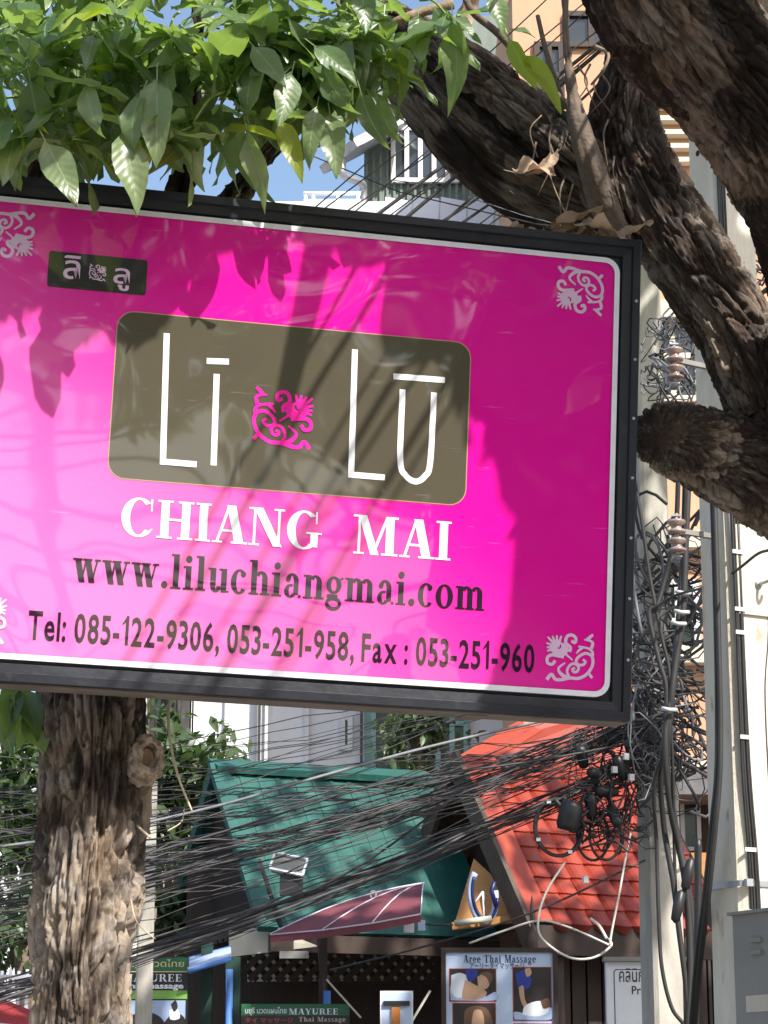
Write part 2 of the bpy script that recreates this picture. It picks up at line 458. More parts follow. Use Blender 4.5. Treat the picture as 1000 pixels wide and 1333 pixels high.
M['asphalt'] = pm('asphalt', (0.055, 0.055, 0.057), (0.04, 0.04, 0.042), 3, 0.9, 0.4, 90)
M['paving'] = pm('paving', (0.34, 0.31, 0.28), (0.26, 0.24, 0.21), 3, 0.85, 0.3, 60)
M['kerb'] = pm('kerb_paint', (0.55, 0.55, 0.52), (0.4, 0.4, 0.38), 4, 0.8, 0.2, 60)
M['earth'] = pm('earth', (0.16, 0.13, 0.10), (0.11, 0.09, 0.07), 2, 0.95, 0.4, 30)
M['jointdark'] = pm('dark_gap', (0.03, 0.02, 0.018), None, 5, 0.9)

# ------------------------------------------------------------------ ground
g = MB().add([(-400, -400, 0), (400, -400, 0), (400, 400, 0), (-400, 400, 0)], [(0, 1, 2, 3)]).build('ground', M['earth'])
tag(g, kind='structure')
tag(MB().box((0, 3.0, 0.06), (60, 10, 0.12)).build('pavement', M['paving']), kind='structure')
tag(MB().box((0, 8.15, 0.07), (60, 0.28, 0.14)).build('kerb', M['kerb']), kind='structure')
tag(MB().add([(-60, 8.3, .004), (60, 8.3, .004), (60, 14.2, .004), (-60, 14.2, .004)], [(0, 1, 2, 3)]).build('road', M['asphalt']), kind='structure')
tag(MB().box((0, 14.6, 0.06), (60, 0.8, 0.12)).build('far_pavement', M['paving']), kind='structure')

# ------------------------------------------------------------------ lettering
def ell(cx, cy, rx, ry, tx, ty, a0=0, a1=360, n=28):
    V, Fc = [], []
    m = max(4, int(n * abs(a1 - a0) / 360))
    for i in range(m + 1):
        a = R(a0 + (a1 - a0) * i / m)
        V.append((cx + rx * math.cos(a), cy + ry * math.sin(a)))
        V.append((cx + (rx - tx) * math.cos(a), cy + (ry - ty) * math.sin(a)))
    for i in range(m):
        Fc.append((2 * i, 2 * i + 2, 2 * i + 3, 2 * i + 1))
    return V, Fc


def rc(x0, y0, x1, y1): return [(x0, y0), (x1, y0), (x1, y1), (x0, y1)], [(0, 1, 2, 3)]
def dg(x0, y0, x1, y1, w): return [(x0, y0), (x0 + w, y0), (x1 + w, y1), (x1, y1)], [(0, 1, 2, 3)]
def dot(cx, cy, r, n=14): return [(cx + r * math.cos(2 * math.pi * k / n), cy + r * math.sin(2 * math.pi * k / n)) for k in range(n)], [tuple(range(n))]


T, t = .20, .055


def serif_glyph(c):
    s = .05
    def foot(x0, x1, y): return rc(x0 - .085, y, x1 + .085, y + s)
    def lfoot(x0, x1, y): return rc(x0 - .085, y, x0 + .02, y + s)
    if c == 'I': return [rc(.1, 0, .1 + T, 1), foot(.1, .1 + T, 0), foot(.1, .1 + T, 1 - s)], .40
    if c == 'H': return [rc(.1, 0, .3, 1), rc(.6, 0, .8, 1), rc(.3, .47, .6, .53), foot(.1, .3, 0), foot(.6, .8, 0), foot(.1, .3, 1 - s), foot(.6, .8, 1 - s)], .90
    if c == 'A': return [dg(.08, 0, .36, 1, .065), dg(.55, 0, .33, 1, .22), rc(.2, .3, .58, .36), rc(0, 0, .25, s), rc(.46, 0, .86, s)], .84
    if c == 'C': return [ell(.44, .5, .42, .52, .21, .06, 48, 318), rc(.72, .68, .76, 1.0), dg(.70, .17, .74, .22, .05)], .84
    if c == 'G': return [ell(.44, .5, .42, .52, .21, .06, 48, 310), rc(.72, .68, .76, 1.0), rc(.60, .06, .78, .42), rc(.50, .40, .88, .45)], .92
    if c == 'N': return [rc(.12, 0, .18, 1), dg(.62, 0, .12, 1, .22), rc(.72, .05, .78, 1), rc(.02, 0, .28, s), rc(.0, 1 - s, .2, 1), rc(.62, 1 - s, .88, 1)], .90
    if c == 'M': return [rc(.12, 0, .18, 1), dg(.44, 0, .12, 1, .2), dg(.46, 0, .80, 1, .07), rc(.80, 0, 1.0, 1), rc(.02, 0, .28, s), rc(.70, 0, 1.1, s), rc(.0, 1 - s, .2, 1), rc(.84, 1 - s, 1.1, 1)], 1.12
    if c == 'T': return [rc(.28, 0, .48, 1), rc(.0, .93, .76, 1), rc(.0, .72, .05, .95), rc(.71, .72, .76, .95), foot(.28, .48, 0)], .80
    if c == 'U': return [rc(.1, .3, .3, 1), ell(.42, .3, .32, .32, .2, .08, 180, 360), rc(.68, .3, .74, 1), foot(.1, .3, 1 - s), foot(.66, .76, 1 - s)], .86
    if c == 'Y': return [rc(.32, 0, .52, .45), dg(.32, .42, .05, 1, .22), dg(.44, .42, .68, 1, .07), foot(.32, .52, 0), rc(0, 1 - s, .36, 1), rc(.58, 1 - s, .82, 1)], .82
    if c == 'E': return [rc(.1, 0, .3, 1), rc(.02, 0, .68, .06), rc(.02, .94, .66, 1), rc(.3, .48, .52, .54), rc(.63, .06, .68, .28), rc(.61, .74, .66, .94), rc(.5, .38, .54, .64)], .74
    if c == 'R': return [rc(.1, 0, .3, 1), ell(.42, .74, .30, .27, .2, .06, -92, 92), rc(.3, .94, .44, 1), rc(.3, .47, .44, .53), dg(.62, 0, .38, .5, .22), foot(.1, .3, 0), rc(.02, .95, .3, 1), rc(.6, 0, .9, s)], .88
    x = .68
    if c == 'l': return [rc(.08, 0, .26, 1), rc(0, 0, .34, s), rc(0, 1 - s, .1, 1)], .36
    if c == 'i': return [rc(.08, 0, .26, x), rc(0, 0, .34, s), rc(0, x - s, .1, x), dot(.17, .88, .105)], .36
    if c == 'u': return [rc(.08, .18, .26, x), ell(.27, .2, .19, .21, .17, .07, 180, 350), rc(.44, 0, .62, x), rc(.62, 0, .70, s), rc(0, x - s, .1, x), rc(.36, x - s, .45, x)], .70
    if c in 'hn':
        q = [rc(.08, 0, .26, 1 if c == 'h' else x), ell(.40, x - .21, .22, .22, .17, .07, 0, 150), rc(.44, 0, .62, x - .2), rc(0, 0, .33, s), rc(.37, 0, .70, s), rc(0, (1 if c == 'h' else x) - s, .1, (1 if c == 'h' else x))]
        return q, .71
    if c == 'm':
        return [rc(.08, 0, .26, x), ell(.38, x - .21, .21, .22, .17, .07, 0, 150), rc(.41, 0, .59, x - .2), ell(.72, x - .21, .21, .22, .17, .07, 0, 150), rc(.75, 0, .93, x - .2), rc(0, 0, .33, s), rc(.35, 0, .66, s), rc(.69, 0, 1.01, s), rc(0, x - s, .1, x)], 1.03
    if c == 'c': return [ell(.29, .34, .28, .36, .18, .06, 55, 320), dot(.42, .56, .085)], .56
    if c == 'e': return [ell(.29, .34, .28, .36, .18, .06, 0, 320), rc(.14, .33, .56, .39)], .58
    if c == 'o': return [ell(.31, .34, .30, .36, .18, .06)], .64
    if c == 'a': return [ell(.27, .46, .22, .24, .16, .07, 0, 165), rc(.33, .08, .49, .5), ell(.22, .18, .20, .20, .15, .06, 60, 330), rc(.49, 0, .58, .07), dot(.14, .52, .08)], .60
    if c == 'g': return [ell(.27, .44, .25, .25, .15, .06), ell(.27, -.10, .27, .20, .10, .10), rc(.05, .05, .40, .16), dg(.42, .6, .52, .66, .1)], .60
    if c == 'w': return [dg(.20, 0, .03, x, .19), dg(.25, 0, .37, x, .06), dg(.52, 0, .35, x, .19), dg(.58, 0, .74, x, .06), rc(-.03, x - s, .28, x), rc(.30, x - s, .60, x), rc(.68, x - s, .88, x)], .90
    if c == 'r': return [rc(.08, 0, .26, x), ell(.38, x - .19, .18, .2, .12, .08, 60, 150), dot(.42, x - .1, .09), rc(0, 0, .34, s), rc(0, x - s, .1, x)], .52
    if c == 's': return [ell(.24, .50, .20, .2, .13, .07, 40, 270), ell(.24, .19, .22, .2, .14, .07, -150, 90), rc(.38, .5, .42, x), rc(.02, 0, .06, .2)], .50
    if c == '.': return [dot(.13, .1, .105)], .28
    return [], .36


def serif_text(txt, track=0.03):
    mb, x, k = MB(), 0.0, 0
    for ch in txt:
        pcs, adv = serif_glyph(ch)
        for V, Fc in pcs:
            mb.add([(x + vx, vy, (k % 7) * 1.0) for vx, vy in V], Fc)
            k += 1
        x += adv + track
    return mb


def font_text(txt, weight=0.0, spacing=1.0):
    cu = bpy.data.curves.new('lettering', 'FONT')
    cu.body = txt; cu.size = 1.0; cu.offset = weight; cu.space_character = spacing; cu.resolution_u = 3
    o = bpy.data.objects.new('lettering', cu); COL.objects.link(o)
    dgr = bpy.context.evaluated_depsgraph_get()
    me = bpy.data.meshes.new_from_object(o.evaluated_get(dgr))
    mb = MB().add([(v.co.x, v.co.y, 0.0) for v in me.vertices], [tuple(p.vertices) for p in me.polygons])
    bpy.data.objects.remove(o); bpy.data.meshes.remove(me); bpy.data.curves.remove(cu)
    return mb


def sans_text(txt, weight=.018):
    mb, x = MB(), 0.0
    for ch in txt:
        if ch == ' ': x += .24; continue
        if ch == '1':
            g_ = MB().add([(.16, 0, 0), (.29, 0, 0), (.29, .73, 0), (.19, .73, 0), (.16, .66, 0)], [(0, 1, 2, 3, 4)])
            g_.add([(.0, .52, .3), (.03, .50, .3), (.17, .58, .3), (.20, .72, .3)], [(0, 1, 2, 3)])
        else:
            g_ = font_text(ch, weight)
        xs = [v[0] for v in g_.v]; a = min(xs)
        mb.add([(x + v[0] - a, v[1], v[2]) for v in g_.v], g_.f); x += max(xs) - a + (.10 if ch not in '1:' else .13)
    return mb


def fit(mb, u0, u1, v0, v1, w, name, mat, parent, step=0.00012):
    """fit the lettering into the rectangle on a board (board axes: x along, y out of the face (-y to viewer), z up)"""
    xs = [v[0] for v in mb.v]; ys = [v[1] for v in mb.v]
    if not xs: return None
    ax, bx, ay, by = min(xs), max(xs), min(ys), max(ys)
    mb.v = [(u0 + (x - ax) / (bx - ax) * (u1 - u0), -(w + z * step), v0 + (y - ay) / max(by - ay, 1e-6) * (v1 - v0)) for x, y, z in mb.v]
    return mb.build(name, mat, parent, local=True)


def poly2(pts, w, name, mat, parent):
    return MB().add([(x, -w, z) for x, z in pts], [tuple(range(len(pts)))]).build(name, mat, parent, local=True)


def rrect(u0, u1, v0, v1, r, n=6):
    P = []
    for cx, cy, a in ((u1 - r, v1 - r, 0), (u0 + r, v1 - r, 90), (u0 + r, v0 + r, 180), (u1 - r, v0 + r, 270)):
        for k in range(n + 1):
            b = R(a + 90 * k / n)
            P.append((cx + r * math.cos(b), cy + r * math.sin(b)))
    return P


def ribbon(pts, w, w_end=None, n=7):
    P = smooth_path([(x, y, 0) for x, y in pts], n)
    m = len(P); V, Fc = [], []
    for i, p in enumerate(P):
        d = (P[min(i + 1, m - 1)] - P[max(i - 1, 0)]).normalized()
        nrm = Vector((-d.y, d.x, 0))
        k = i / (m - 1)
        ww = w * (1 - k) + (w_end if w_end is not None else w) * k
        V += [(p + nrm * ww / 2)[:2], (p - nrm * ww / 2)[:2]]
    for i in range(m - 1):
        Fc.append((2 * i, 2 * i + 1, 2 * i + 3, 2 * i + 2))
    return V, Fc


def ornament():
    """scrolling vine with a flower head, drawn in a unit square"""
    def c(pts): return [((x - 165) / 465, (565 - y) / 455) for x, y in pts]
    W = .052
    P = [ribbon(c([(180, 122), (225, 172), (262, 132), (320, 130), (400, 150), (485, 152), (560, 192), (608, 258), (620, 318), (600, 368), (545, 384), (485, 352), (458, 308), (482, 276), (528, 280), (548, 308), (522, 326)]), .07, .05),
         ribbon(c([(400, 150), (374, 208), (396, 262), (440, 284), (482, 258), (474, 218), (442, 206), (425, 230), (450, 246)]), W),
         ribbon(c([(385, 145), (322, 178), (290, 230), (352, 286)]), .09, .03),
         ribbon(c([(570, 214), (594, 190), (616, 164)]), .06),
         ribbon(c([(612, 350), (612, 400), (570, 430), (475, 444)]), .06, .04),
         ribbon(c([(600, 430), (612, 485), (570, 505), (530, 508)]), .07, .03),
         ribbon(c([(560, 505), (585, 535), (615, 560)]), .08, .05),
         ribbon(c([(458, 378), (480, 405), (515, 436)]), .03, .06),
         ribbon(c([(338, 338), (285, 345), (222, 350), (182, 322), (184, 275), (228, 264), (256, 300)]), .07, .06),
         ribbon(c([(392, 388), (398, 430), (352, 470), (368, 530), (418, 542), (450, 512), (440, 476), (408, 490)]), .07, .06),
         ribbon(c([(358, 364), (390, 340), (425, 315)]), .045, .03)]
    for e in ((178, 382), (173, 415), (168, 455), (176, 512), (222, 522), (264, 530), (310, 530)):
        P.append(ribbon(c([(275, 425), ((275 + e[0]) / 2, (425 + e[1]) / 2), e]), .075, .035))
    V, Fc = [], []
    for i in range(25):
        a = 2 * math.pi * i / 24
        q = c([(292 + 88 * math.cos(a) + 6 * math.sin(3 * a), 410 + 66 * math.sin(a) - 14 * math.cos(a)), (278 + 36 * math.cos(a), 434 + 28 * math.sin(a))])
        V += q
        if i: Fc.append((2 * i - 2, 2 * i, 2 * i + 1, 2 * i - 1))
    P.append((V, Fc))
    return P


def put_ornament(cu, cv, size, sx, sy, w, mat, parent, name='corner_ornament'):
    mb = MB()
    for k, (V, Fc) in enumerate(ornament()):
        mb.add([(cu + sx * (x - .5) * size, -(w + (k % 9) * .00012), cv + sy * (y - .5) * size) for x, y in V], Fc)
    return mb.build(name, mat, parent, local=True)


# ------------------------------------------------------------------ the pink signboard
YAW, TILT, ROLL = 0.19875, 0.0779, -0.02757
SC = Vector((-0.2507, 6.0, 3.3508))
SW, SH = 1.8116, 1.2358
_u = Vector((math.cos(YAW), math.sin(YAW), 0)); _n = Vector((math.sin(YAW), -math.cos(YAW), 0)); _v = Vector((0, 0, 1))
_v2 = _v * math.cos(TILT) + _n * math.sin(TILT); SN = _n * math.cos(TILT) - _v * math.sin(TILT)
SU = _u * math.cos(ROLL) + _v2 * math.sin(ROLL); SV = _v2 * math.cos(ROLL) - _u * math.sin(ROLL)


def suv(px, py):
    d = ray(px, py); k = (SC - CAM).dot(SN) / d.dot(SN); P = CAM + d * k - SC
    return P.dot(SU), P.dot(SV)


def sworld(u, v, w=0.0): return SC + SU * u + SV * v + SN * w


def board_matrix(o, u, v, n):
    m = Matrix((u, -n, v)).transposed().to_4x4(); m.translation = o
    return m


def signboard():
    root = empty('signboard', None, 'large pink guesthouse signboard in a black metal frame under the tree', 'signboard', mat4=board_matrix(SC, SU, SV, SN))
    hw, hh = SW / 2, SH / 2
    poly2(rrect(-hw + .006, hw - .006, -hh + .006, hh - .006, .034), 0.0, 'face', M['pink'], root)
    # pale acrylic edge
    mb = MB(); a = rrect(-hw - .006, hw + .006, -hh - .006, hh + .006, .044); b = rrect(-hw + .009, hw - .009, -hh + .009, hh - .009, .030)
    n = len(a)
    V = [(x, -.0035, z) for x, z in a] + [(x, -.0035, z) for x, z in b] + [(x, .03, z) for x, z in a]
    mb.add(V, [(i, (i + 1) % n, n + (i + 1) % n, n + i) for i in range(n)] + [(i, 2 * n + i, 2 * n + (i + 1) % n, (i + 1) % n) for i in range(n)])
    mb.build('face_edging', M['edge'], root, local=True)
    # frame rails: stepped section swept round the face with mitred corners
    sec = [(-.012, .012), (.012, .014), (.016, .003), (.040, .000), (.043, -.012), (.064, -.012), (.066, -.008), (.066, .150), (-.02, .150)]
    def rail(p0, p1, out, along):
        mb = MB(); V = []
        for e, s in ((p0, -1), (p1, 1)):
            for o_, dpt in sec:
                V.append(Vector((e[0], dpt, e[1])) + Vector((out[0], 0, out[1])) * o_ + Vector((along[0], 0, along[1])) * (s * o_))
        m = len(sec)
        mb.add(V, [(i, (i + 1) % m, m + (i + 1) % m, m + i) for i in range(m)])
        return mb
    cs = dict(tl=(-hw, hh), tr=(hw, hh), bl=(-hw, -hh), br=(hw, -hh))
    rail(cs['tl'], cs['tr'], (0, 1), (1, 0)).build('frame_rail', M['frame'], root, local=True)
    rail(cs['bl'], cs['br'], (0, -1), (1, 0)).build('frame_rail', M['frame'], root, local=True)
    rail(cs['bl'], cs['tl'], (-1, 0), (0, 1)).build('frame_rail', M['frame'], root, local=True)
    rail(cs['br'], cs['tr'], (1, 0), (0, 1)).build('frame_rail', M['frame'], root, local=True)
    MB().box((0, .080, -hh - .0685), (SW + .13, .136, .004)).build('bottom_plate', M['under'], root, local=True)
    MB().box((0, .152, 0), (SW + .08, .004, SH + .08)).build('back_panel', M['frame'], root, local=True)
    MB().box((.55, .1, -hh - .068), (.06, .14, .012)).build('seam_cover', M['under'], root, local=True)
    rv = MB()
    for k in range(7):
        for s in (-1, 1):
            rv.lathe([(.0045, 0), (.0045, .003), (.002, .0045), (0.0001, .0045)], (s * (hw + .053), -.0119, -hh + .1 + k * .17), (0, -1, 0), 8)
    rv.build('rivets', M['steel'], root, local=True)
    # brackets and standing post behind
    for s in (-.55, .55):
        MB().box((s, .17, 0), (.05, .04, SH + .1)).build('bracket', M['frame'], root, local=True)
    for s in (-.35, .35):
        MB().box((0, .215, s), (1.3, .05, .05)).build('bracket', M['frame'], root, local=True)
    # printed logo panel
    pn = rrect(-.490, .487, -.121, .337, .045)
    pan = poly2(pn, .0012, 'logo_panel', M['olive'], root)
    ring = MB(); q = rrect(-.4925, .4895, -.1235, .3395, .047); n = len(pn)
    ring.add([(x, -.0011, z) for x, z in q] + [(x, -.0011, z) for x, z in pn], [(i, (i + 1) % n, n + (i + 1) % n, n + i) for i in range(n)])
    ring.build('outline', M['ink_gold'], pan, local=True)
    st = .0165
    def stroke(p, q_, w=st, lab='letter_stroke'):
        a, b = Vector((*p, 0)), Vector((*q_, 0)); d = (b - a).normalized(); nn = Vector((-d.y, d.x, 0)) * w / 2
        return [(a + nn)[:2], (a - nn)[:2], (b - nn)[:2], (b + nn)[:2]]
    def ipx(*pp): return [suv(*k) for k in pp]
    def pieces(polys, name, lvl=.0024):
        mb = MB()
        for k, pts in enumerate(polys):
            mb.add([(x, -(lvl + k * .0001), z) for x, z in pts], [tuple(range(len(pts)))])
        mb.build(name, M['ink_white'], root, local=True)
    a, b, c_ = ipx((217, 434), (212, 603), (256, 604))
    pieces([stroke(a, (b[0], b[1] - .004)), stroke((b[0] - st / 2, b[1] + .004), (c_[0], b[1] + .004))], 'letter')
    a, b = ipx((282, 487), (278, 606)); c_, d = ipx((269, 470), (298, 471))
    pieces([stroke(a, b)], 'letter'); pieces([stroke(c_, d)], 'macron')
    a, b, c_ = ipx((462, 455), (457, 620), (501, 621))
    pieces([stroke(a, (b[0], b[1] - .004)), stroke((b[0] - st / 2, b[1] + .004), (c_[0], b[1] + .004))], 'letter')
    c_, d = ipx((512, 490), (579, 495)); pieces([stroke(c_, d)], 'macron')
    p = ipx((524, 507), (521, 598), (528, 619), (541, 627), (553, 620), (560, 601), (565, 511))
    V, Fc = ribbon(p, st, n=8)
    MB().add([(x, -.0024, z) for x, z in V], Fc).build('letter', M['ink_white'], root, local=True)
    put_ornament(-.028, .078, .165, -1, -1, .0024, M['ink_pink'], root, 'flower_emblem')
    # small charcoal panel with Thai lettering
    poly2(rrect(-.686, -.420, .386, .486, .008), .0012, 'name_panel', M['ink_char'], root)
    fit(font_text('ลิ', .01), -.645, -.600, .412, .478, .0024, 'thai_lettering', M['ink_lilac'], root)
    fit(font_text('ลู', .01), -.510, -.466, .393, .456, .0024, 'thai_lettering', M['ink_lilac'], root)
    put_ornament(-.553, .437, .046, -1, -1, .0024, M['ink_lilac'], root, 'flower_emblem')
    for sx in (-1, 1):
        for sy in (-1, 1):
            put_ornament(sx * .797, sy * .520, .137, sx, sy, .0014, M['ink_lilac'], root)
    fit(serif_text('CHIANG'), -.447, .094, -.277, -.170, .0014, 'serif_lettering', M['ink_white'], root)
    fit(serif_text('MAI'), .180, .452, -.277, -.170, .0014, 'serif_lettering', M['ink_white'], root)
    fit(serif_text('www.liluchiangmai.com', .05), -.566, .552, -.436, -.315, .0014, 'serif_lettering', M['ink_black'], root)
    fit(sans_text('Tel: 085-122-9306, 053-251-958, Fax : 053-251-960'), -.671, .697, -.583, -.489, .0014, 'phone_lettering', M['ink_black'], root)
    return root


signboard()
# ------------------------------------------------------------------ bark
def hash3(ix, iy, iz, k):
    h = np.sin(ix * 127.1 + iy * 311.7 + iz * 74.7 + k * 53.3) * 43758.5453
    return h - np.floor(h)


def vnoise(P):
    i = np.floor(P); f = P - i; f = f * f * (3 - 2 * f)
    out = 0
    for dx in (0, 1):
        for dy in (0, 1):
            for dz in (0, 1):
                w = (f[:, 0] if dx else 1 - f[:, 0]) * (f[:, 1] if dy else 1 - f[:, 1]) * (f[:, 2] if dz else 1 - f[:, 2])
                out = out + w * hash3(i[:, 0] + dx, i[:, 1] + dy, i[:, 2] + dz, 1)
    return out


def worley(P):
    i = np.floor(P)
    f1 = np.full(len(P), 9.0); f2 = np.full(len(P), 9.0); cid = np.zeros(len(P))
    for dx in (-1, 0, 1):
        for dy in (-1, 0, 1):
            for dz in (-1, 0, 1):
                c = i + np.array([dx, dy, dz])
                q = c + np.stack([hash3(c[:, 0], c[:, 1], c[:, 2], k) for k in (2, 3, 4)], 1)
                d = np.sqrt(((P - q) ** 2).sum(1))
                new = d < f1
                f2 = np.where(new, f1, np.minimum(f2, d))
                cid = np.where(new, hash3(c[:, 0], c[:, 1], c[:, 2], 5), cid)
                f1 = np.where(new, d, f1)
    return f1, f2, cid


def bark_tube(name, pts, rad, parent, mat, nseg=150, step=0.006, amp=1.0, cell=(30, 30, 9), seed=0.0, close=False, lump=.05, fine=None, shed_sunlit=None):
    """limb with raised, broken bark plates: real relief"""
    n_ctrl = len(pts)
    P = smooth_path(pts, 24)
    Rr = np.interp(np.linspace(0, n_ctrl - 1, len(P)), range(n_ctrl), rad)
    d = [0.0]
    for a, b in zip(P, P[1:]): d.append(d[-1] + (b - a).length)
    L = d[-1]
    s = [0.0]
    while s[-1] < L:
        q = s[-1]
        k = 1.0
        if fine is not None and not (fine[0] * L <= q <= fine[1] * L): k = 6.0
        s.append(q + step * k)
    s = np.array(s[:-1] + [L])
    Pa = np.array([tuple(p) for p in P]); d = np.array(d)
    C = np.stack([np.interp(s, d, Pa[:, k]) for k in range(3)], 1)
    rr = np.interp(s, d, Rr)
    m = len(s)
    tang = np.gradient(C, axis=0); tang /= np.linalg.norm(tang, axis=1)[:, None]
    X = np.zeros_like(C)
    x = np.array(Vector(tang[0]).orthogonal().normalized())
    for i in range(m):
        x = x - tang[i] * x.dot(tang[i]); x /= np.linalg.norm(x); X[i] = x
    Yv = np.cross(tang, X)
    th = np.linspace(0, 2 * np.pi, nseg, endpoint=False)
    ct, sn = np.cos(th), np.sin(th)
    nrm = X[:, None, :] * ct[None, :, None] + Yv[:, None, :] * sn[None, :, None]
    base_r = rr[:, None] * np.ones((1, nseg))
    loc = np.stack([ct[None, :] * base_r, sn[None, :] * base_r, s[:, None] * np.ones((1, nseg))], 2).reshape(-1, 3)
    if close:
        taper = np.clip((L - s) / (rr[-1] * .8 + 1e-6), 0, 1)
        taper = np.sqrt(np.clip(1 - (1 - taper) ** 2, 0, 1)) * .985 + .015
        tp = np.repeat(taper, nseg)
        loc[:, 0] *= tp; loc[:, 1] *= tp
    cell = np.array(cell, float)
    def sm(x, a, b):
        x = np.clip((x - a) / (b - a), 0, 1); return x * x * (3 - 2 * x)
    w1 = vnoise(loc * cell * .45 + seed) - .5
    w2 = vnoise(loc * cell * .45 + seed + 31) - .5
    wv = np.stack([w1, w2, (w1 + w2) * .8], 1)
    # long wandering fissures
    n_a = np.abs(2 * vnoise(loc * cell * np.array([.8, .8, .55]) + wv * 1.4 + seed * 2) - 1)
    fis = sm(n_a, .02, .19)
    n_b = np.abs(2 * vnoise(loc * cell * np.array([1.9, 1.9, 1.2]) + wv * 1.8 + seed + 5) - 1)
    fis2 = sm(n_b, .02, .28)
    # plates broken across
    Q = loc * cell * np.array([.9, .9, 1.0]) + seed * 3.3 + wv * 1.6
    f1, f2, cid = worley(Q)
    crev = sm(f2 - f1, .02, .16)
    Q2 = loc * cell * 2.1 + seed + wv * 2.2
    g1, g2, gid = worley(Q2)
    crev2 = sm(g2 - g1, .02, .20)
    fineN = vnoise(loc * np.array([210, 210, 70.0]) + seed)
    fineM = vnoise(loc * np.array([95, 95, 40.0]) + seed + 3)
    big = vnoise(loc * np.array([5, 5, 2.5]) + seed * 1.7) - .5
    patch = vnoise(loc * np.array([9, 9, 5.0]) + 11 + seed)
    flake = sm(patch, .46, .56)
    h = .024 * fis * (.6 + .4 * crev) + .009 * crev * cid + .0045 * crev2 * (.3 + gid) * fis + .006 * fis2 + .004 * (fineM - .5) + .0025 * fineN + .006 * flake * fis
    h = amp * (h - .042)
    if close: h = h * np.clip(tp * 1.2 - .2, 0, 1)
    h = h + lump * base_r.reshape(-1) * 2 * big
    r = base_r.reshape(-1) + h
    if close: r = r * tp
    V = (C[:, None, :] + nrm * r.reshape(m, nseg)[:, :, None]).reshape(-1, 3)
    idx = np.arange(m * nseg).reshape(m, nseg)
    a = idx[:-1]; b = np.roll(a, -1, 1); c = np.roll(idx[1:], -1, 1); e = idx[1:]
    faces = np.stack([a, b, c, e], 2).reshape(-1, 4)
    me = bpy.data.meshes.new(name)
    me.vertices.add(len(V)); me.vertices.foreach_set('co', V.reshape(-1).astype(np.float32))
    me.loops.add(faces.size); me.loops.foreach_set('vertex_index', faces.reshape(-1).astype(np.int32))
    me.polygons.add(len(faces))
    me.polygons.foreach_set('loop_start', np.arange(0, faces.size, 4, dtype=np.int32))
    me.update(calc_edges=True)
    at_ = me.attributes.new('plate', 'FLOAT', 'POINT')
    tone = .10 + .24 * cid * patch * 1.5 + .13 * gid + .12 * flake
    if shed_sunlit is not None:      # paler below this height, ragged edge: shed bark plus painted-in sunlight
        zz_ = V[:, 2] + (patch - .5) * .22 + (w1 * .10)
        tone = tone + .17 * sm(shed_sunlit - zz_, -.02, .03) * (.55 + .45 * sm(vnoise(loc * np.array([13, 13, 5.0]) + 40), .30, .5))
    at_.data.foreach_set('value', tone.astype(np.float32))
    me.attributes.new('barkco', 'FLOAT_VECTOR', 'POINT').data.foreach_set('vector', (loc + seed).reshape(-1).astype(np.float32))
    me.materials.append(mat)
    me.shade_smooth()
    o = bpy.data.objects.new(name, me); link(o, parent)
    if parent is not None: o.matrix_parent_inverse = Matrix.Translation(-parent.location)
    return o


def limb(name, spec, parent, mat, **k):
    """spec: (px, py, Y, radius in photo px)"""
    pts = [at(x, y, Y) for x, y, Y, r in spec]
    rad = [r * mpp(x, y, Y) for x, y, Y, r in spec]
    return bark_tube(name, pts, rad, parent, mat, **k)


# ------------------------------------------------------------------ leaves
def leaf_mesh(name, mat, L=1.0, Wd=.40, curl=.25, fold=.18, wave=.03, twist=0.0, nu=6, nv=2, seed=0):
    r = random.Random(seed)
    V, Fc, UV = [], [], []
    nn = 2 * nv + 1
    ph = r.uniform(0, 6)
    for i in range(nu + 1):
        u = i / nu
        w = Wd * .5 * (math.sin(math.pi * min(1, u ** .78)) ** .8) * (1 - .25 * u) if 0 < i < nu else .004
        for j in range(nn):
            k = (j - nv) / nv
            x = k * w
            z = -curl * u * u + fold * abs(x) + wave * math.sin(9 * u + ph + 2 * k) * abs(k)
            a = twist * u
            V.append((x * math.cos(a) - z * math.sin(a), L * (u - .12 * curl * u * u), x * math.sin(a) + z * math.cos(a)))
            UV.append((k, u, 0))
    for i in range(nu):
        for j in range(nn - 1):
            Fc.append((i * nn + j, i * nn + j + 1, (i + 1) * nn + j + 1, (i + 1) * nn + j))
    b = len(V)     # petiole
    for x, y, z in ((-.008, -.22, .03), (.008, -.22, .03), (.008, .02, .004), (-.008, .02, .004)):
        V.append((x, y, z)); UV.append((0, 0, 0))
    Fc.append((b, b + 1, b + 2, b + 3))
    me = bpy.data.meshes.new(name); me.from_pydata(V, [], Fc)
    a_ = me.attributes.new('leafuv', 'FLOAT_VECTOR', 'POINT')
    a_.data.foreach_set('vector', [c for t_ in UV for c in t_])
    me.materials.append(mat); me.shade_smooth(); me.update()
    return me


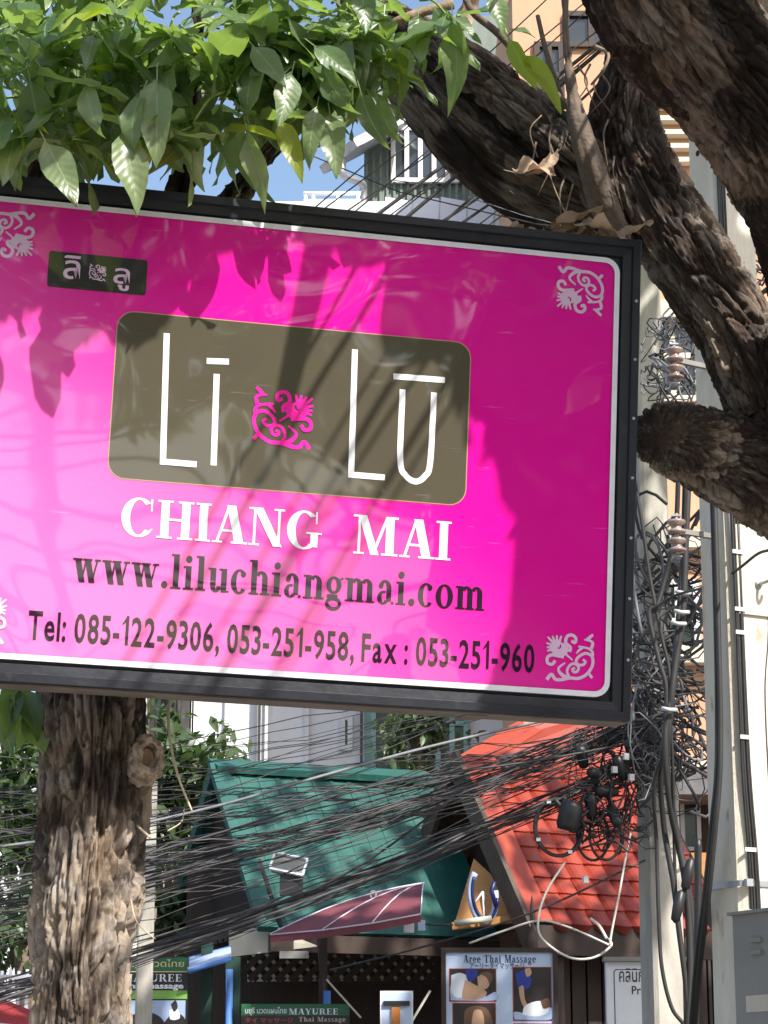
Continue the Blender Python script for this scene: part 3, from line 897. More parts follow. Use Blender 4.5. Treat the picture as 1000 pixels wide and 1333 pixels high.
LEAF = [leaf_mesh('leaf', M['leaf'], 1, r[0], r[1], r[2], r[3], r[4], seed=i) for i, r in enumerate(
    [(.44, .22, .35, .05, .3), (.40, .45, .25, .08, -.5), (.46, .10, .15, .05, .2), (.36, .6, .5, .06, .7), (.42, .32, .1, .08, -.7), (.48, -.15, .3, .06, .4)])]
YOUNG = [leaf_mesh('leaf', M['leaf_young'], 1, .36, .3, .4, .03, .3, seed=20), leaf_mesh('leaf', M['leaf_young'], 1, .30, .15, .7, .02, .5, seed=21)]
DRY = [leaf_mesh('dry_leaf', M['leaf_dry'], 1, .42, .5, .5, .10, .8, 10, 3, seed=30), leaf_mesh('dry_leaf', M['leaf_dry'], 1, .36, -.3, .7, .09, -.7, 10, 3, seed=31), leaf_mesh('dry_leaf', M['leaf_dry'], 1, .5, .25, .4, .13, .5, 10, 3, seed=32)]
for me in DRY:
    for v in me.vertices:
        q = noise.noise_vector(v.co * 5.5 + Vector((len(me.name), 0, 3)))
        v.co += Vector((q.x * .05, q.y * .04, q.z * .10))


def leaf_matrix(p, d, nrm, size):
    d = Vector(d).normalized(); nrm = Vector(nrm)
    x = d.cross(nrm)
    x = x.normalized() if x.length > 1e-4 else d.orthogonal().normalized()
    z = x.cross(d)
    m = Matrix((x, d, z)).transposed().to_4x4() @ Matrix.Scale(size, 4)
    m.translation = p
    return m


N_LEAF = [0]


def put_leaf(me, m, parent, name='leaf'):
    o = bpy.data.objects.new(name, me)
    COL.objects.link(o)
    o.parent = parent
    o.matrix_parent_inverse = Matrix.Translation(-parent.location)
    o.matrix_basis = m
    N_LEAF[0] += 1
    return o


def leaf_px(me, base, tip, Y0, Y1, parent, roll=0.0, name='leaf'):
    a, b = at(*base, Y0), at(*tip, Y1)
    d = (b - a); L = d.length
    nrm = Vector((0, -1, .4)); nrm.rotate(Matrix.Rotation(roll, 3, d.normalized()))
    return put_leaf(me, leaf_matrix(a, d, nrm, L), parent, name)


class Foliage:
    """many leaves gathered into one mesh"""
    def __init__(s): s.v, s.f, s.tone, s.uv = [], [], [], []

    def add(s, me_data, m):
        V, Fc, UV = me_data
        n = len(s.v)
        s.v.extend([tuple(m @ Vector(v)) for v in V]); s.f.extend([tuple(i + n for i in f) for f in Fc])
        tn = random.random(); s.tone.extend([tn] * len(V)); s.uv.extend(UV)

    def build(s, name, mat, parent, kind='stuff'):
        me = bpy.data.meshes.new(name); me.from_pydata(s.v, [], s.f)
        me.attributes.new('tone', 'FLOAT', 'POINT').data.foreach_set('value', s.tone)
        me.attributes.new('leafuv', 'FLOAT_VECTOR', 'POINT').data.foreach_set('vector', [c for t_ in s.uv for c in t_])
        me.materials.append(mat); me.shade_smooth(); me.update()
        o = bpy.data.objects.new(name, me); link(o, parent)
        if parent is not None: o.matrix_parent_inverse = Matrix.Translation(-parent.location)
        o['kind'] = kind
        return o


SIMPLE = ([(0, 0, 0), (.21, .38, .05), (.14, .75, -.02), (0, 1, -.16), (-.14, .75, -.02), (-.21, .38, .05), (0, .4, 0), (0, .75, -.06)],
          [(0, 1, 6), (6, 1, 2, 7), (7, 2, 3), (0, 6, 5), (5, 6, 7, 4), (4, 7, 3)],
          [(0, 0, 0), (1, .4, 0), (1, .75, 0), (0, 1, 0), (-1, .75, 0), (-1, .4, 0), (0, .4, 0), (0, .75, 0)])


def rnd_dir():
    v = Vector(rng.normal(size=3)); return v.normalized()


# ------------------------------------------------------------------ left tree
TA = empty('street_tree', at(105, 1333, 6.37) * 1.0, 'leafy street tree whose thick fissured trunk stands behind the pink signboard', 'tree')
TA.location.z = 0.12
x0 = at(104, 1333, 6.37)
tr = [(x0.x + .02, 6.40, .10), (x0.x + .0, 6.38, 1.0), tuple(at(100, 1380, 6.37)), tuple(at(103, 1260, 6.37)), tuple(at(113, 1150, 6.37)), tuple(at(122, 1040, 6.37)), tuple(at(122, 950, 6.37)), tuple(at(118, 860, 6.40)), tuple(at(110, 700, 6.5)), tuple(at(120, 560, 6.62))]
rd = [.20, .17] + [r * .00228 for r in (63, 60, 66, 64, 70, 76, 84, 70)]
bark_tube('trunk', tr, rd, TA, M['bark'], nseg=230, step=.0042, amp=1.15, cell=(46, 46, 6), seed=2.0, fine=(.46, .74), lump=.09, shed_sunlit=at(120, 1120, 6.3).z)
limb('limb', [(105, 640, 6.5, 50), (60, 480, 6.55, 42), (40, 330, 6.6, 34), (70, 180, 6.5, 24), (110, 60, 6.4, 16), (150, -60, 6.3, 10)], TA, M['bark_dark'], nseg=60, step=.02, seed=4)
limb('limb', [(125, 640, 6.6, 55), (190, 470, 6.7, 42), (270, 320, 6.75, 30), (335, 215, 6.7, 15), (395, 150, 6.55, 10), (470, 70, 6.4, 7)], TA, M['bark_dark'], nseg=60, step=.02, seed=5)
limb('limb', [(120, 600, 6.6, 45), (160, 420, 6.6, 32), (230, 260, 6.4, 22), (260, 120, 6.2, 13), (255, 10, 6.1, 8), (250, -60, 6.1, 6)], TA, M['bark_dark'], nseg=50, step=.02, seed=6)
# pruned knot with callus ring
kc = at(194, 985, 6.235); kd = Vector((.36, -.93, .06)).normalized()
kn = empty  # noqa
mb = MB(); prof = [(.050, -.07), (.046, -.02), (.040, .004), (.033, .012), (.025, .006), (.019, -.008), (.016, -.03)]
prof = [(prof[i][0] * (1 - k_) + prof[i + 1][0] * k_, prof[i][1] * (1 - k_) + prof[i + 1][1] * k_) for i in range(len(prof) - 1) for k_ in (0, .25, .5, .75)] + [prof[-1]]
mb.lathe(prof, kc, kd, 72)
mb.v = [tuple(Vector(v) + (Vector(v) - kc).normalized() * .016 * noise.noise(Vector(v) * 40) + (Vector(v) - kc).normalized() * .007 * noise.noise(Vector(v) * 110) + Vector((0, 0, (v[2] - kc.z) * .42))) for v in mb.v]
knot = mb.build('knot', M['callus'], TA, True)
hw_ = MB().lathe([(.019, -.02), (.012, -.024), (.0005, -.026)], kc, kd, 24)
hw_.v = [(v[0], v[1], kc.z + (v[2] - kc.z) * 1.42) for v in hw_.v]
hh_ = hw_.build('heartwood', M['heart'], knot, True); hh_.matrix_parent_inverse = Matrix.Translation((0, 0, 0))
# hanging shoots
MB().tube(smooth_path([at(219, 912, 6.3), at(221, 960, 6.27), at(232, 1010, 6.24), at(250, 1056, 6.22)], 8), [.005 - .0001 * i for i in range(25)], 7).build('hanging_root', M['twig_pale'], TA, True)
MB().tube(smooth_path([at(178, 1075, 6.3), at(184, 1080, 6.24), at(195, 1090, 6.2)], 6), .0035, 6).build('hanging_root', M['twig_pale'], TA, True)
MB().tube(smooth_path([at(240, 1052, 6.28), at(236, 1070, 6.26), at(218, 1082, 6.24)], 6), .0018, 6).build('hanging_root', M['twig_pale'], TA, True)
MB().tube(smooth_path([at(170, 1170, 6.27), at(178, 1200, 6.2), at(201, 1222, 6.18)], 6), .002, 6).build('hanging_root', M['twig_pale'], TA, True)

# leaf whorls over the top of the board
LIT_SIGN = [(225, 410), (245, 355), (285, 318), (335, 330), (385, 345), (398, 300), (450, 283), (528, 292), (552, 365), (566, 430), (580, 500), (612, 575), (645, 615), (668, 660), (660, 720), (668, 770), (692, 800), (620, 900), (600, 990), (-120, 990), (-120, 470), (25, 405), (60, 385), (66, 420), (40, 490), (110, 445), (138, 395), (150, 450), (195, 445)]


def shadow_px(p, plane_p, plane_n):
    k = (Vector(p) - plane_p).dot(plane_n) / SUN.dot(plane_n)
    if k < 0: return None
    q = Vector(p) - SUN * k
    x, y, z = project(q)
    return x, y



def whorl_limit(px): return 178 if px < 300 else (145 if px < 345 else (112 if px < 440 else 75))


def leaf_room(p, tip):
    """leaves hang in front of or above the board, and leave the sky gap open"""
    tu = (tip - SC); sv_, sn_ = tu.dot(SV), tu.dot(SN)
    if sv_ < SH / 2 + .075 and sn_ < .03: return False
    qx, qy, _ = project(tip)
    if qy > (250 + 14 * math.sin(qx * .05)) or (qx > 345 and qy > 225) or (qx > 455 and qy > 165): return False
    if 336 < qx < 352 and qy > 185: return False
    for q in (p, (p + tip) / 2, tip):
        s_ = shadow_px(q, SC, SN)
        if s_ and in_poly(s_[0], s_[1], LIT_SIGN): return False
    return True


def whorl_leaves(px, py, Y, k, lo=.10, hi=.175, lift=.15):
    c = at(px, py, Y); a0 = random.uniform(0, 6.28); out = []
    for j in range(k):
        a = a0 + 6.283 * j / k + random.uniform(-.3, .3)
        droop = random.uniform(-1.15, -.1) if random.random() < 1 - lift else random.uniform(0, .5)
        d = Vector((math.cos(a), math.sin(a) * .8 - .15, droop * 1.2))
        L = random.uniform(lo, hi) * (0.8 if px > 455 else 1.0)
        p = c + d.normalized() * .03
        nrm = Vector((math.cos(a) * .45 + .15, math.sin(a) * .45 - .35, .9)) + rnd_dir() * .4
        if leaf_room(p, p + d.normalized() * L): out.append((p, d, nrm, L))
    return c, out


big_leaf, fill_leaf = Foliage(), Foliage()
twigs = []
LEAF_DATA = []
for me in LEAF[:4]:
    LEAF_DATA.append(([tuple(v.co) for v in me.vertices], [tuple(p.vertices) for p in me.polygons], [tuple(d_.vector) for d_ in me.attributes['leafuv'].data]))
front = [(15, 40), (70, 25), (130, 45), (185, 20), (245, 40), (300, 20), (360, 35), (415, 15), (40, 95), (105, 90), (170, 95), (235, 85), (290, 95), (345, 75), (400, 80), (440, 55),
         (10, 140), (75, 150), (140, 150), (195, 145), (255, 150), (310, 140), (370, 112), (430, 100), (25, 176), (95, 178), (160, 170), (230, 176), (285, 172), (55, 165), (200, 172), (258, 168), (325, 150), (60, 60), (150, 15), (215, 55), (270, 70), (330, 50), (385, 50), (470, 40), (500, 62), (535, 30), (575, 18), (-15, 70), (-15, 165), (460, 85), (395, 118), (428, 126), (462, 108), (485, 118), (505, 95), (410, 100), (445, 75)]
for px, py in front:
    px += random.uniform(-8, 8); py += random.uniform(-8, 8)
    Y = 5.95 + (px - 375) / 480 * .197 - (random.uniform(.10, .28) if px < 280 else random.uniform(.03, .14))
    c, ls = whorl_leaves(px, py, Y, random.choice((6, 6, 7, 8)), .12, .235)
    back = c + Vector((random.uniform(-.1, .1), random.uniform(.1, .3), random.uniform(.03, .14)))
    twigs.append([back, (back + c) / 2 + Vector((0, 0, .02)), c])
    for p, d, nrm, L in ls:
        if N_LEAF[0] < 274: put_leaf(random.choice(YOUNG) if random.random() < .05 else random.choice(LEAF), leaf_matrix(p, d, nrm, L), TA)
        else: fill_leaf.add(random.choice(LEAF_DATA), leaf_matrix(p, d, nrm, L))
for n_ in range(120):
    px = random.uniform(-60, 500); py = random.uniform(-60, whorl_limit(px))
    if noise.noise(Vector((px * .011, py * .011, 3.3))) < -.28: continue
    c, ls = whorl_leaves(px, py, random.uniform(5.8, 6.6), 7, .11, .20)
    back = c + Vector((random.uniform(-.15, .15), random.uniform(.05, .3), random.uniform(.03, .14)))
    twigs.append([back, (back + c) / 2 + Vector((0, 0, .02)), c])
    for p, d, nrm, L in ls: fill_leaf.add(random.choice(LEAF_DATA), leaf_matrix(p, d, nrm, L))
for n_ in range(14):
    px = random.uniform(-60, 480); py = random.uniform(-120, -60)
    c, ls = whorl_leaves(px, py, random.uniform(5.7, 6.6), 6)
    for p, d, nrm, L in ls: big_leaf.add(SIMPLE, leaf_matrix(p, d, nrm, L))
fill_leaf.build('inner_leaves', M['leaf'], TA)
mb = MB()
for t_ in twigs: mb.tube(smooth_path(t_, 4), [.0045 - .0002 * i for i in range(9)], 5)
tw_o = mb.build('twigs', M['twig_green'], TA, True); tw_o['kind'] = 'stuff'
# leaves low at the left of the trunk
for b_, t_ in (((18, 893), (8, 952)), ((30, 897), (52, 952)), ((42, 930), (50, 992)), ((10, 905), (-12, 975)), ((28, 915), (30, 968)), ((48, 900), (62, 935))):
    leaf_px(random.choice(LEAF), b_, t_, 6.33, 6.22, TA, random.uniform(-.4, .4))
MB().tube(smooth_path([at(60, 860, 6.45), at(38, 880, 6.38), at(20, 897, 6.33), at(-30, 890, 6.3)], 5), .004, 6).build('twig', M['twig_dark'], TA, True)
# individually placed leaves near the fork
for me, b_, t_, Y, ro in ((YOUNG[0], (366, 158), (392, 224), 5.75, .4), (LEAF[0], (430, 150), (438, 222), 5.75, .3), (LEAF[1], (412, 140), (402, 200), 5.72, -.5), (LEAF[3], (322, 170), (332, 250), 5.66, .9),
                          (LEAF[0], (160, 175), (185, 268), 5.52, .0), (LEAF[2], (60, 185), (100, 262), 5.53, .2), (LEAF[1], (185, 120), (150, 185), 5.5, .1), (LEAF[4], (112, 110), (118, 170), 5.5, .0), (LEAF[0], (205, 105), (200, 205), 5.5, .3),
                          (LEAF[2], (330, 60), (372, 108), 5.6, .3), (LEAF[0], (410, 60), (468, 100), 5.7, .2), (LEAF[4], (420, 85), (445, 150), 5.7, .5), (LEAF[2], (380, 95), (365, 160), 5.6, -.2)):
    leaf_px(me, b_, t_, Y, Y - .05, TA, ro)

# ------------------------------------------------------------------ right tree
TB = empty('spreading_tree', (at(1120, 1300, 6.9).x, 6.9, .12), 'old rough barked tree with heavy forked limbs behind the signboard corner', 'tree')
bd = TB.location
bark_tube('trunk', [(bd.x + .05, 6.95, .08), (bd.x, 6.9, 1.2), tuple(at(1205, 1000, 6.9)), tuple(at(1165, 800, 6.9)), tuple(at(1092, 655, 6.9)), tuple(at(1030, 545, 6.9)), tuple(at(1008, 450, 6.85))],
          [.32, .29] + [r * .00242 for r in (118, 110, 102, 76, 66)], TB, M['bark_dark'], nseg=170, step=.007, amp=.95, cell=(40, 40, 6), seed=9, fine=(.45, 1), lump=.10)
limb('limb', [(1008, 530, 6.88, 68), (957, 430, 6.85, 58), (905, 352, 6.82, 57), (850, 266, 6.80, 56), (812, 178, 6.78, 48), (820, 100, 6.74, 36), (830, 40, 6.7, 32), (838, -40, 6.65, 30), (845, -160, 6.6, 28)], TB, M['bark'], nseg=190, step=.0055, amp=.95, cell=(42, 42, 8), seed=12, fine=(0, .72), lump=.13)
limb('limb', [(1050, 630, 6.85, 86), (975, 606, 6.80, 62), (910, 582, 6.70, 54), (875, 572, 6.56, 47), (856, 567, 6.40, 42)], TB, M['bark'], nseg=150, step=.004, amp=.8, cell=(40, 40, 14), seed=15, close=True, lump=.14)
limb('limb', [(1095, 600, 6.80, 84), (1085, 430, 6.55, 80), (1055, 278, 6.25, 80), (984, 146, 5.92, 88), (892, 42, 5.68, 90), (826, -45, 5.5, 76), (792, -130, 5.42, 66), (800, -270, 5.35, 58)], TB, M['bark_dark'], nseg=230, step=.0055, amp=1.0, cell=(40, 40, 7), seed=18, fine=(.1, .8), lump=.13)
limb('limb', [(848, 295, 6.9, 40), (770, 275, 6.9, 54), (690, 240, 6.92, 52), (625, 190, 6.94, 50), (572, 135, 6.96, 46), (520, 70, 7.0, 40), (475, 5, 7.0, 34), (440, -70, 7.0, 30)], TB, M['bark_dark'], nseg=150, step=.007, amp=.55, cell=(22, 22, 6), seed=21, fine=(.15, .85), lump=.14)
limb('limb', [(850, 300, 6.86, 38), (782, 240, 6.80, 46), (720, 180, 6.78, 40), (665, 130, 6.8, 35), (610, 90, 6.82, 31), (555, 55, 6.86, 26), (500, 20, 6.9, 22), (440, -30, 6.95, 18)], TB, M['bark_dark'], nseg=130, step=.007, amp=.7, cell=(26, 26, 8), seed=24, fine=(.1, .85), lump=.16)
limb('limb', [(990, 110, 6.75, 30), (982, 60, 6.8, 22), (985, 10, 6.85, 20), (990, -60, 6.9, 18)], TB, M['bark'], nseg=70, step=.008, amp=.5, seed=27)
# smoother shoots on the fork
limb('shoot', [(812, 320, 6.80, 16), (785, 262, 6.64, 20), (768, 210, 6.58, 18), (752, 158, 6.56, 15), (745, 120, 6.56, 8), (738, 60, 6.56, 5), (735, -10, 6.56, 5)], TB, M['twig_dark'], nseg=40, step=.01, amp=.18, seed=29)
def twig(pts, r0, r1, mat, name='twig', n=6):
    P = smooth_path([at(*p) for p in pts], n)
    return MB().tube(P, [r0 + (r1 - r0) * i / (len(P) - 1) for i in range(len(P))], 8).build(name, mat, TB, True)
twig([(752, 150, 6.6), (700, 100, 6.5), (650, 45, 6.4), (615, 15, 6.3), (600, -20, 6.3)], .013, .010, M['twig_dark'])
twig([(420, 62, 6.5), (470, 50, 6.4), (520, 26, 6.3), (548, 16, 6.3), (590, 5, 6.3)], .009, .016, M['twig'])
twig([(700, 20, 6.6), (712, 70, 6.6), (735, 140, 6.6)], .007, .010, M['twig_dark'])
twig([(775, 60, 6.5), (792, 70, 6.46), (786, 90, 6.45), (770, 110, 6.5)], .006, .004, M['twig'])
twig([(705, 150, 6.5), (690, 170, 6.5), (700, 205, 6.55)], .0025, .002, M['twig'])
twig([(440, -10, 6.5), (443, 30, 6.48), (452, 70, 6.45)], .005, .004, M['twig_dark'])
twig([(655, 30, 5.9), (665, 55, 5.88), (680, 70, 5.87), (672, 95, 5.86)], .003, .002, M['twig_green'])
for k in range(14):
    x, y = random.uniform(690, 800), random.uniform(60, 240)
    twig([(x, y, 6.62), (x + random.uniform(-14, 14), y + 22, 6.58), (x + random.uniform(-20, 20), y + random.uniform(40, 70), 6.6)], .004, .0015, M['twig_dark'], n=4)
for me, b_, t_, Y, ro in ((YOUNG[1], (682, 72), (736, 139), 5.85, .3), (YOUNG[0], (664, 52), (690, 110), 5.86, .9), (LEAF[0], (662, 38), (698, 40), 5.87, -.3),
                          (LEAF[3], (590, 25), (592, 120), 5.9, .6), (LEAF[1], (565, 10), (600, 60), 5.95, .2), (YOUNG[0], (510, 60), (522, 108), 5.95, .2), (YOUNG[0], (515, 60), (535, 92), 5.93, .7),
                          (LEAF[0], (545, 20), (548, 82), 5.92, .1), (LEAF[2], (500, 20), (495, 80), 5.92, -.2), (LEAF[1], (470, 120), (488, 185), 5.75, .2), (LEAF[4], (492, 130), (508, 185), 5.78, .3), (LEAF[0], (640, -10), (660, 40), 5.9, 0), (LEAF[2], (470, -20), (478, 40), 5.7, 0)):
    leaf_px(me, b_, t_, Y, Y - .04, TB, ro)
for me, b_, t_ in ((DRY[0], (612, -8), (606, 45)), (DRY[1], (650, -12), (658, 24)), (DRY[2], (668, 222), (720, 210)), (DRY[0], (722, 200), (706, 226))):
    leaf_px(me, b_, t_, 6.35, 6.3, TB, random.uniform(-.6, .6), 'dry_leaf')
twig([(712, 215, 6.45), (722, 245, 6.4), (735, 275, 6.38)], .002, .002, M['twig'])

# dead leaves lying on the top rail
def top_leaf(u, size, me, yaw, lift, label):
    base = sworld(u, SH / 2 + .066 + lift, -.05)
    d = Vector((math.cos(yaw), math.sin(yaw), random.uniform(-.05, .25)))
    o = bpy.data.objects.new('dead_leaf', me); COL.objects.link(o)
    o.matrix_world = leaf_matrix(base, d, Vector((0, -.35, 1)), size)
    tag(o, label, 'leaf', 'dead leaves on the sign frame')
lab = 'curled brown dead leaf lying on the top rail at the signboard corner'
for u, size, k, yaw, lift in ((.64, .12, 0, 2.8, .015), (.72, .15, 1, .3, .03), (.78, .16, 2, -.2, .035), (.84, .13, 0, .1, .02), (.90, .12, 1, -.1, .012), (.70, .1, 2, 2.2, .02), (.80, .12, 0, 3.3, .03), (.66, .09, 1, 1.2, .012), (.87, .11, 2, 3.0, .02)):
    top_leaf(u, size, DRY[k], yaw, lift, lab)
tag(MB().box(sworld(-.80, SH / 2 + .0685, -.03), (.05, .03, .003), rz=YAW).build('dropped_husk', M['callus']), 'pale scrap of bark on the top rail beneath the hanging leaves', 'scrap')

# ------------------------------------------------------------------ unseen canopy leaves, placed along sun rays and culled to shape the dappled shade
LIT_FRAME = [(790, 300), (845, 300), (840, 505), (812, 420), (800, 340)]


Yn = Vector((0, -1, 0))
KEEP_LIT = [(SC, SN, LIT_SIGN), (SC, SN, LIT_FRAME), (SC, SN, [(460, 278), (505, 280), (500, 312), (470, 308)]),
            (Vector((0, 6.24, 0)), Yn, [(60, 1080), (200, 1050), (190, 1400), (40, 1400)]),
            (Vector((0, 6.2, 0)), Yn, [(170, 930), (225, 930), (225, 1030), (170, 1030)]),
            (Vector((0, 8.9, 0)), Yn, [(920, 600), (1080, 600), (1080, 1400), (920, 1400)]),
            (Vector((0, 8.9, 0)), Yn, [(915, 140), (990, 140), (990, 215), (915, 235)]),
            (Vector((0, 6.6, 0)), Yn, [(830, 200), (905, 240), (985, 390), (930, 420), (850, 300)]),
            (Vector((0, 6.1, 0)), Yn, [(850, 0), (920, -20), (900, 60), (860, 40)]),
            (Vector((0, 6.6, 0)), Yn, [(845, 545), (885, 555), (880, 600), (845, 580)]),
            (Vector((0, 5.7, 0)), Yn, [(-60, -80), (480, -80), (480, 130), (250, 130), (60, 90), (-60, 120)])]


def lit_ok(p, margin=0):
    for pp_, pn_, poly in KEEP_LIT:
        s_ = shadow_px(p, pp_, pn_)
        if s_ and in_poly(s_[0], s_[1], poly): return False
    return True


def out_of_frame(p, pad=60):
    x, y, z = project(p)
    return z < .3 or x < -pad or x > 1000 + pad or y < -pad or y > 1333 + pad


can = Foliage()
def shade_leaves(n, sampler, tmin, tmax, size):
    done = tries = 0
    while done < n and tries < n * 12:
        tries += 1
        base = sampler()
        p = base + SUN * random.uniform(tmin, tmax)
        if not out_of_frame(p): continue
        L = random.uniform(*size)
        d = rnd_dir(); d.z = d.z * .5 - .25; d.normalize()
        ok = all(lit_ok(p + d * (L * k) + Vector((0, 0, 0))) for k in (0, .5, 1))
        if not ok: continue
        can.add(SIMPLE, leaf_matrix(p, d, SUN + rnd_dir() * .6, L * 1.15)); done += 1


def s_sign(x0_, x1_, y0_, y1_):
    def f():
        u, v = suv(random.uniform(x0_, x1_), random.uniform(y0_, y1_)); return sworld(u, v)
    return f


def s_plane(x0_, x1_, y0_, y1_, Y):
    return lambda: at(random.uniform(x0_, x1_), random.uniform(y0_, y1_), Y)


shade_leaves(900, s_sign(555, 850, 290, 950), 1.5, 3.2, (.10, .17))
shade_leaves(380, s_sign(-60, 260, 235, 470), 1.1, 2.4, (.10, .17))
shade_leaves(330, s_sign(200, 820, 225, 330), 1.1, 2.4, (.10, .17))
shade_leaves(220, s_plane(480, 860, 60, 290, 6.85), 1.6, 3.2, (.11, .17))
shade_leaves(260, s_plane(820, 1040, 60, 620, 6.4), 1.6, 3.4, (.11, .17))
shade_leaves(90, s_plane(900, 1000, 240, 420, 8.9), 3.6, 4.6, (.11, .17))
can.build('canopy_leaves', M['leaf'], TB)
big_leaf.build('canopy_leaves', M['leaf'], TA)
# unseen boughs for that canopy, led where they shade the board
def bough(pts, r0, r1):
    P = smooth_path(pts, 8)
    return MB().tube(P, [r0 + (r1 - r0) * i / (len(P) - 1) for i in range(len(P))], 12).build('bough', M['twig_dark'], TB, True)
e1 = sworld(*suv(425, 285)) + SUN * 1.75; e2 = sworld(*suv(366, 545)) + SUN * 1.9
top = at(800, -262, 5.36)
bough([top + Vector((0, 0, -.05)), top + Vector((.05, -.4, .3)), (top + e1) / 2 + Vector((.1, -.1, .35)), e1 + Vector((.02, .02, .1)), (e1 + e2) / 2, e2], .075, .026)
b3 = sworld(*suv(700, 520)) + SUN * 2.4
bough([top, top + Vector((.3, -.5, .2)), b3 + Vector((-.1, .1, .3)), b3, b3 + Vector((.3, -.5, -.4))], .08, .03)
b4 = sworld(*suv(100, 330)) + SUN * 1.8
bough([top, top + Vector((-.4, -.3, .4)), b4 + Vector((.3, .1, .1)), b4, b4 + Vector((-.5, -.1, -.1))], .06, .02)

# unseen high crown, added over the street to shade the shops
def crown_over(n, box, keep, parent, mat, size=(.28, .5)):
    fo = Foliage(); c = 0; tries = 0
    while c < n and tries < n * 30:
        tries += 1
        p = Vector([random.uniform(a, b) for a, b in box])
        if noise.noise(p * .55) < -.05 or not out_of_frame(p, 20) or not lit_ok(p): continue
        if keep and keep(p): continue
        fo.add(SIMPLE, leaf_matrix(p, rnd_dir(), Vector((0, 0, 1)) + rnd_dir() * .6, random.uniform(*size))); c += 1
    return fo.build('canopy_leaves', mat, parent)


def sunny_roof(p):
    s_ = shadow_px(p, Vector((0, 16.6, 0)), Yn)
    if s_ is None: return False
    x, y = s_
    return in_poly(x, y, [(600, 960), (860, 900), (880, 1215), (690, 1215)]) and (noise.noise(p * .8) < .22)


crown_over(2600, ((-1.5, 9.5), (7.4, 12.5), (7.6, 10.5)), sunny_roof, TB, M['leaf'])

# ------------------------------------------------------------------ concrete poles
def square_pole(name, c, a0, a1, h, rz, mat, label, ch=.03):
    root = empty(name, (c[0], c[1], 0), label, 'utility pole')
    mb = MB(); V = []
    rows = 14
    for i in range(rows + 1):
        k = i / rows; a = (a0 + (a1 - a0) * k) / 2; z = k * h
        for x, y in ((-a + ch, -a), (a - ch, -a), (a, -a + ch), (a, a - ch), (a - ch, a), (-a + ch, a), (-a, a - ch), (-a, -a + ch)):
            q = Matrix.Rotation(rz, 3, 'Z') @ Vector((x, y, 0))
            V.append((c[0] + q.x, c[1] + q.y, z))
    Fc = [(i * 8 + k, i * 8 + (k + 1) % 8, (i + 1) * 8 + (k + 1) % 8, (i + 1) * 8 + k) for i in range(rows) for k in range(8)]
    Fc.append(tuple(rows * 8 + k for k in range(8)))
    mb.add(V, Fc).build('shaft', mat, root)
    return root


PR = R(27)
pc = at(961, 800, 9.0); PCX = pc.x
pole = square_pole('concrete_pole', (PCX, 9.0), .258, .158, 11.0, PR, M['concrete'], 'sunlit square concrete utility pole with cable conduit beside the right tree')
def pface(sx, z, out=0.0, side='front'):
    a = (.258 + (.158 - .258) * z / 11.0) / 2
    q = Vector((sx, -a - out, 0)) if side == 'front' else Vector((-a - out, sx, 0))
    q = Matrix.Rotation(PR, 3, 'Z') @ q
    return Vector((PCX + q.x, 9.0 + q.y, z))
def zat(py, Y): return at(900, py, Y).z
# conduit cables on the left arris with clips
zz = [zat(y, 8.95) for y in (1360, 1150, 1000, 800, 600, 450, 300, 150, 0, -200)]
for k, (dx, r) in enumerate(((-.098, .006), (-.086, .005), (-.076, .006), (-.066, .005))):
    MB().tube(smooth_path([pface(dx + random.uniform(-.003, .003) + (.018 if i < 2 else 0), z, .008) for i, z in enumerate(zz)], 5), r, 7).build('conduit', M['cable'] if k % 2 else M['plastic'], pole, True)
for y in (1190, 1110, 965, 830, 800, 726, 640, 540, 330, 150):
    z = zat(y, 8.95)
    MB().bar(pface(-.108, z, .016), pface(-.056, z, .016), .004, .016).build('clip', M['tie'], pole)
# steel sheet collar with hook bolt
za, zb_ = zat(805, 8.95), zat(690, 8.95)
a_ = [pface(-.085, za, .012), pface(.12, za, .012), pface(.12, zb_, .012), pface(-.085, zb_, .012)]
mb = MB(); mb.add(a_ + [pface(-.085, za, .001), pface(.12, za, .001), pface(.12, zb_, .001), pface(-.085, zb_, .001)], [(0, 1, 2, 3), (0, 4, 5, 1), (3, 2, 6, 7), (0, 3, 7, 4), (1, 5, 6, 2)])
col_ = mb.build('collar_plate', M['cream'], pole)
hb = pface(.012, zat(765, 8.95), .012); fn = (Matrix.Rotation(PR, 3, 'Z') @ Vector((0, -1, 0)))
hk = MB().tube(smooth_path([hb, hb + fn * .05, hb + fn * .075 + Vector((.01, 0, .006)), hb + fn * .07 + Vector((.025, 0, .02)), hb + fn * .055 + Vector((.03, 0, .026))], 5), .007, 8)
hk.lathe([(.016, 0), (.016, .01), (.001, .011)], hb, fn, 6)
h_o = hk.build('hook_bolt', M['steel'], col_, True); h_o.matrix_parent_inverse = Matrix.Identity(4)
h_o.matrix_parent_inverse = Matrix.Translation((0, 0, 0))
# strap band
zs = zat(1153, 8.95)
ring = []
for sx, side in (((-.13, 'left'), (0, 0)), ):
    pass
aa = .258 + (.158 - .258) * zs / 11; hb_ = aa / 2 + .004
cor = [Matrix.Rotation(PR, 3, 'Z') @ Vector((x, y, 0)) for x, y in ((-hb_, hb_), (-hb_, -hb_ * .9), (-hb_ * .9, -hb_), (hb_ * .9, -hb_), (hb_, -hb_ * .9), (hb_, hb_), (-hb_, hb_))]
mb = MB(); P = [Vector((PCX + q.x, 9 + q.y, zs)) for q in cor]
for a, b in zip(P, P[1:]): mb.bar(a, b, .006, .022)
mb.box(pface(-.10, zs, .02), (.03, .02, .028), rz=PR)
mb.build('steel_band', M['steel'], pole)
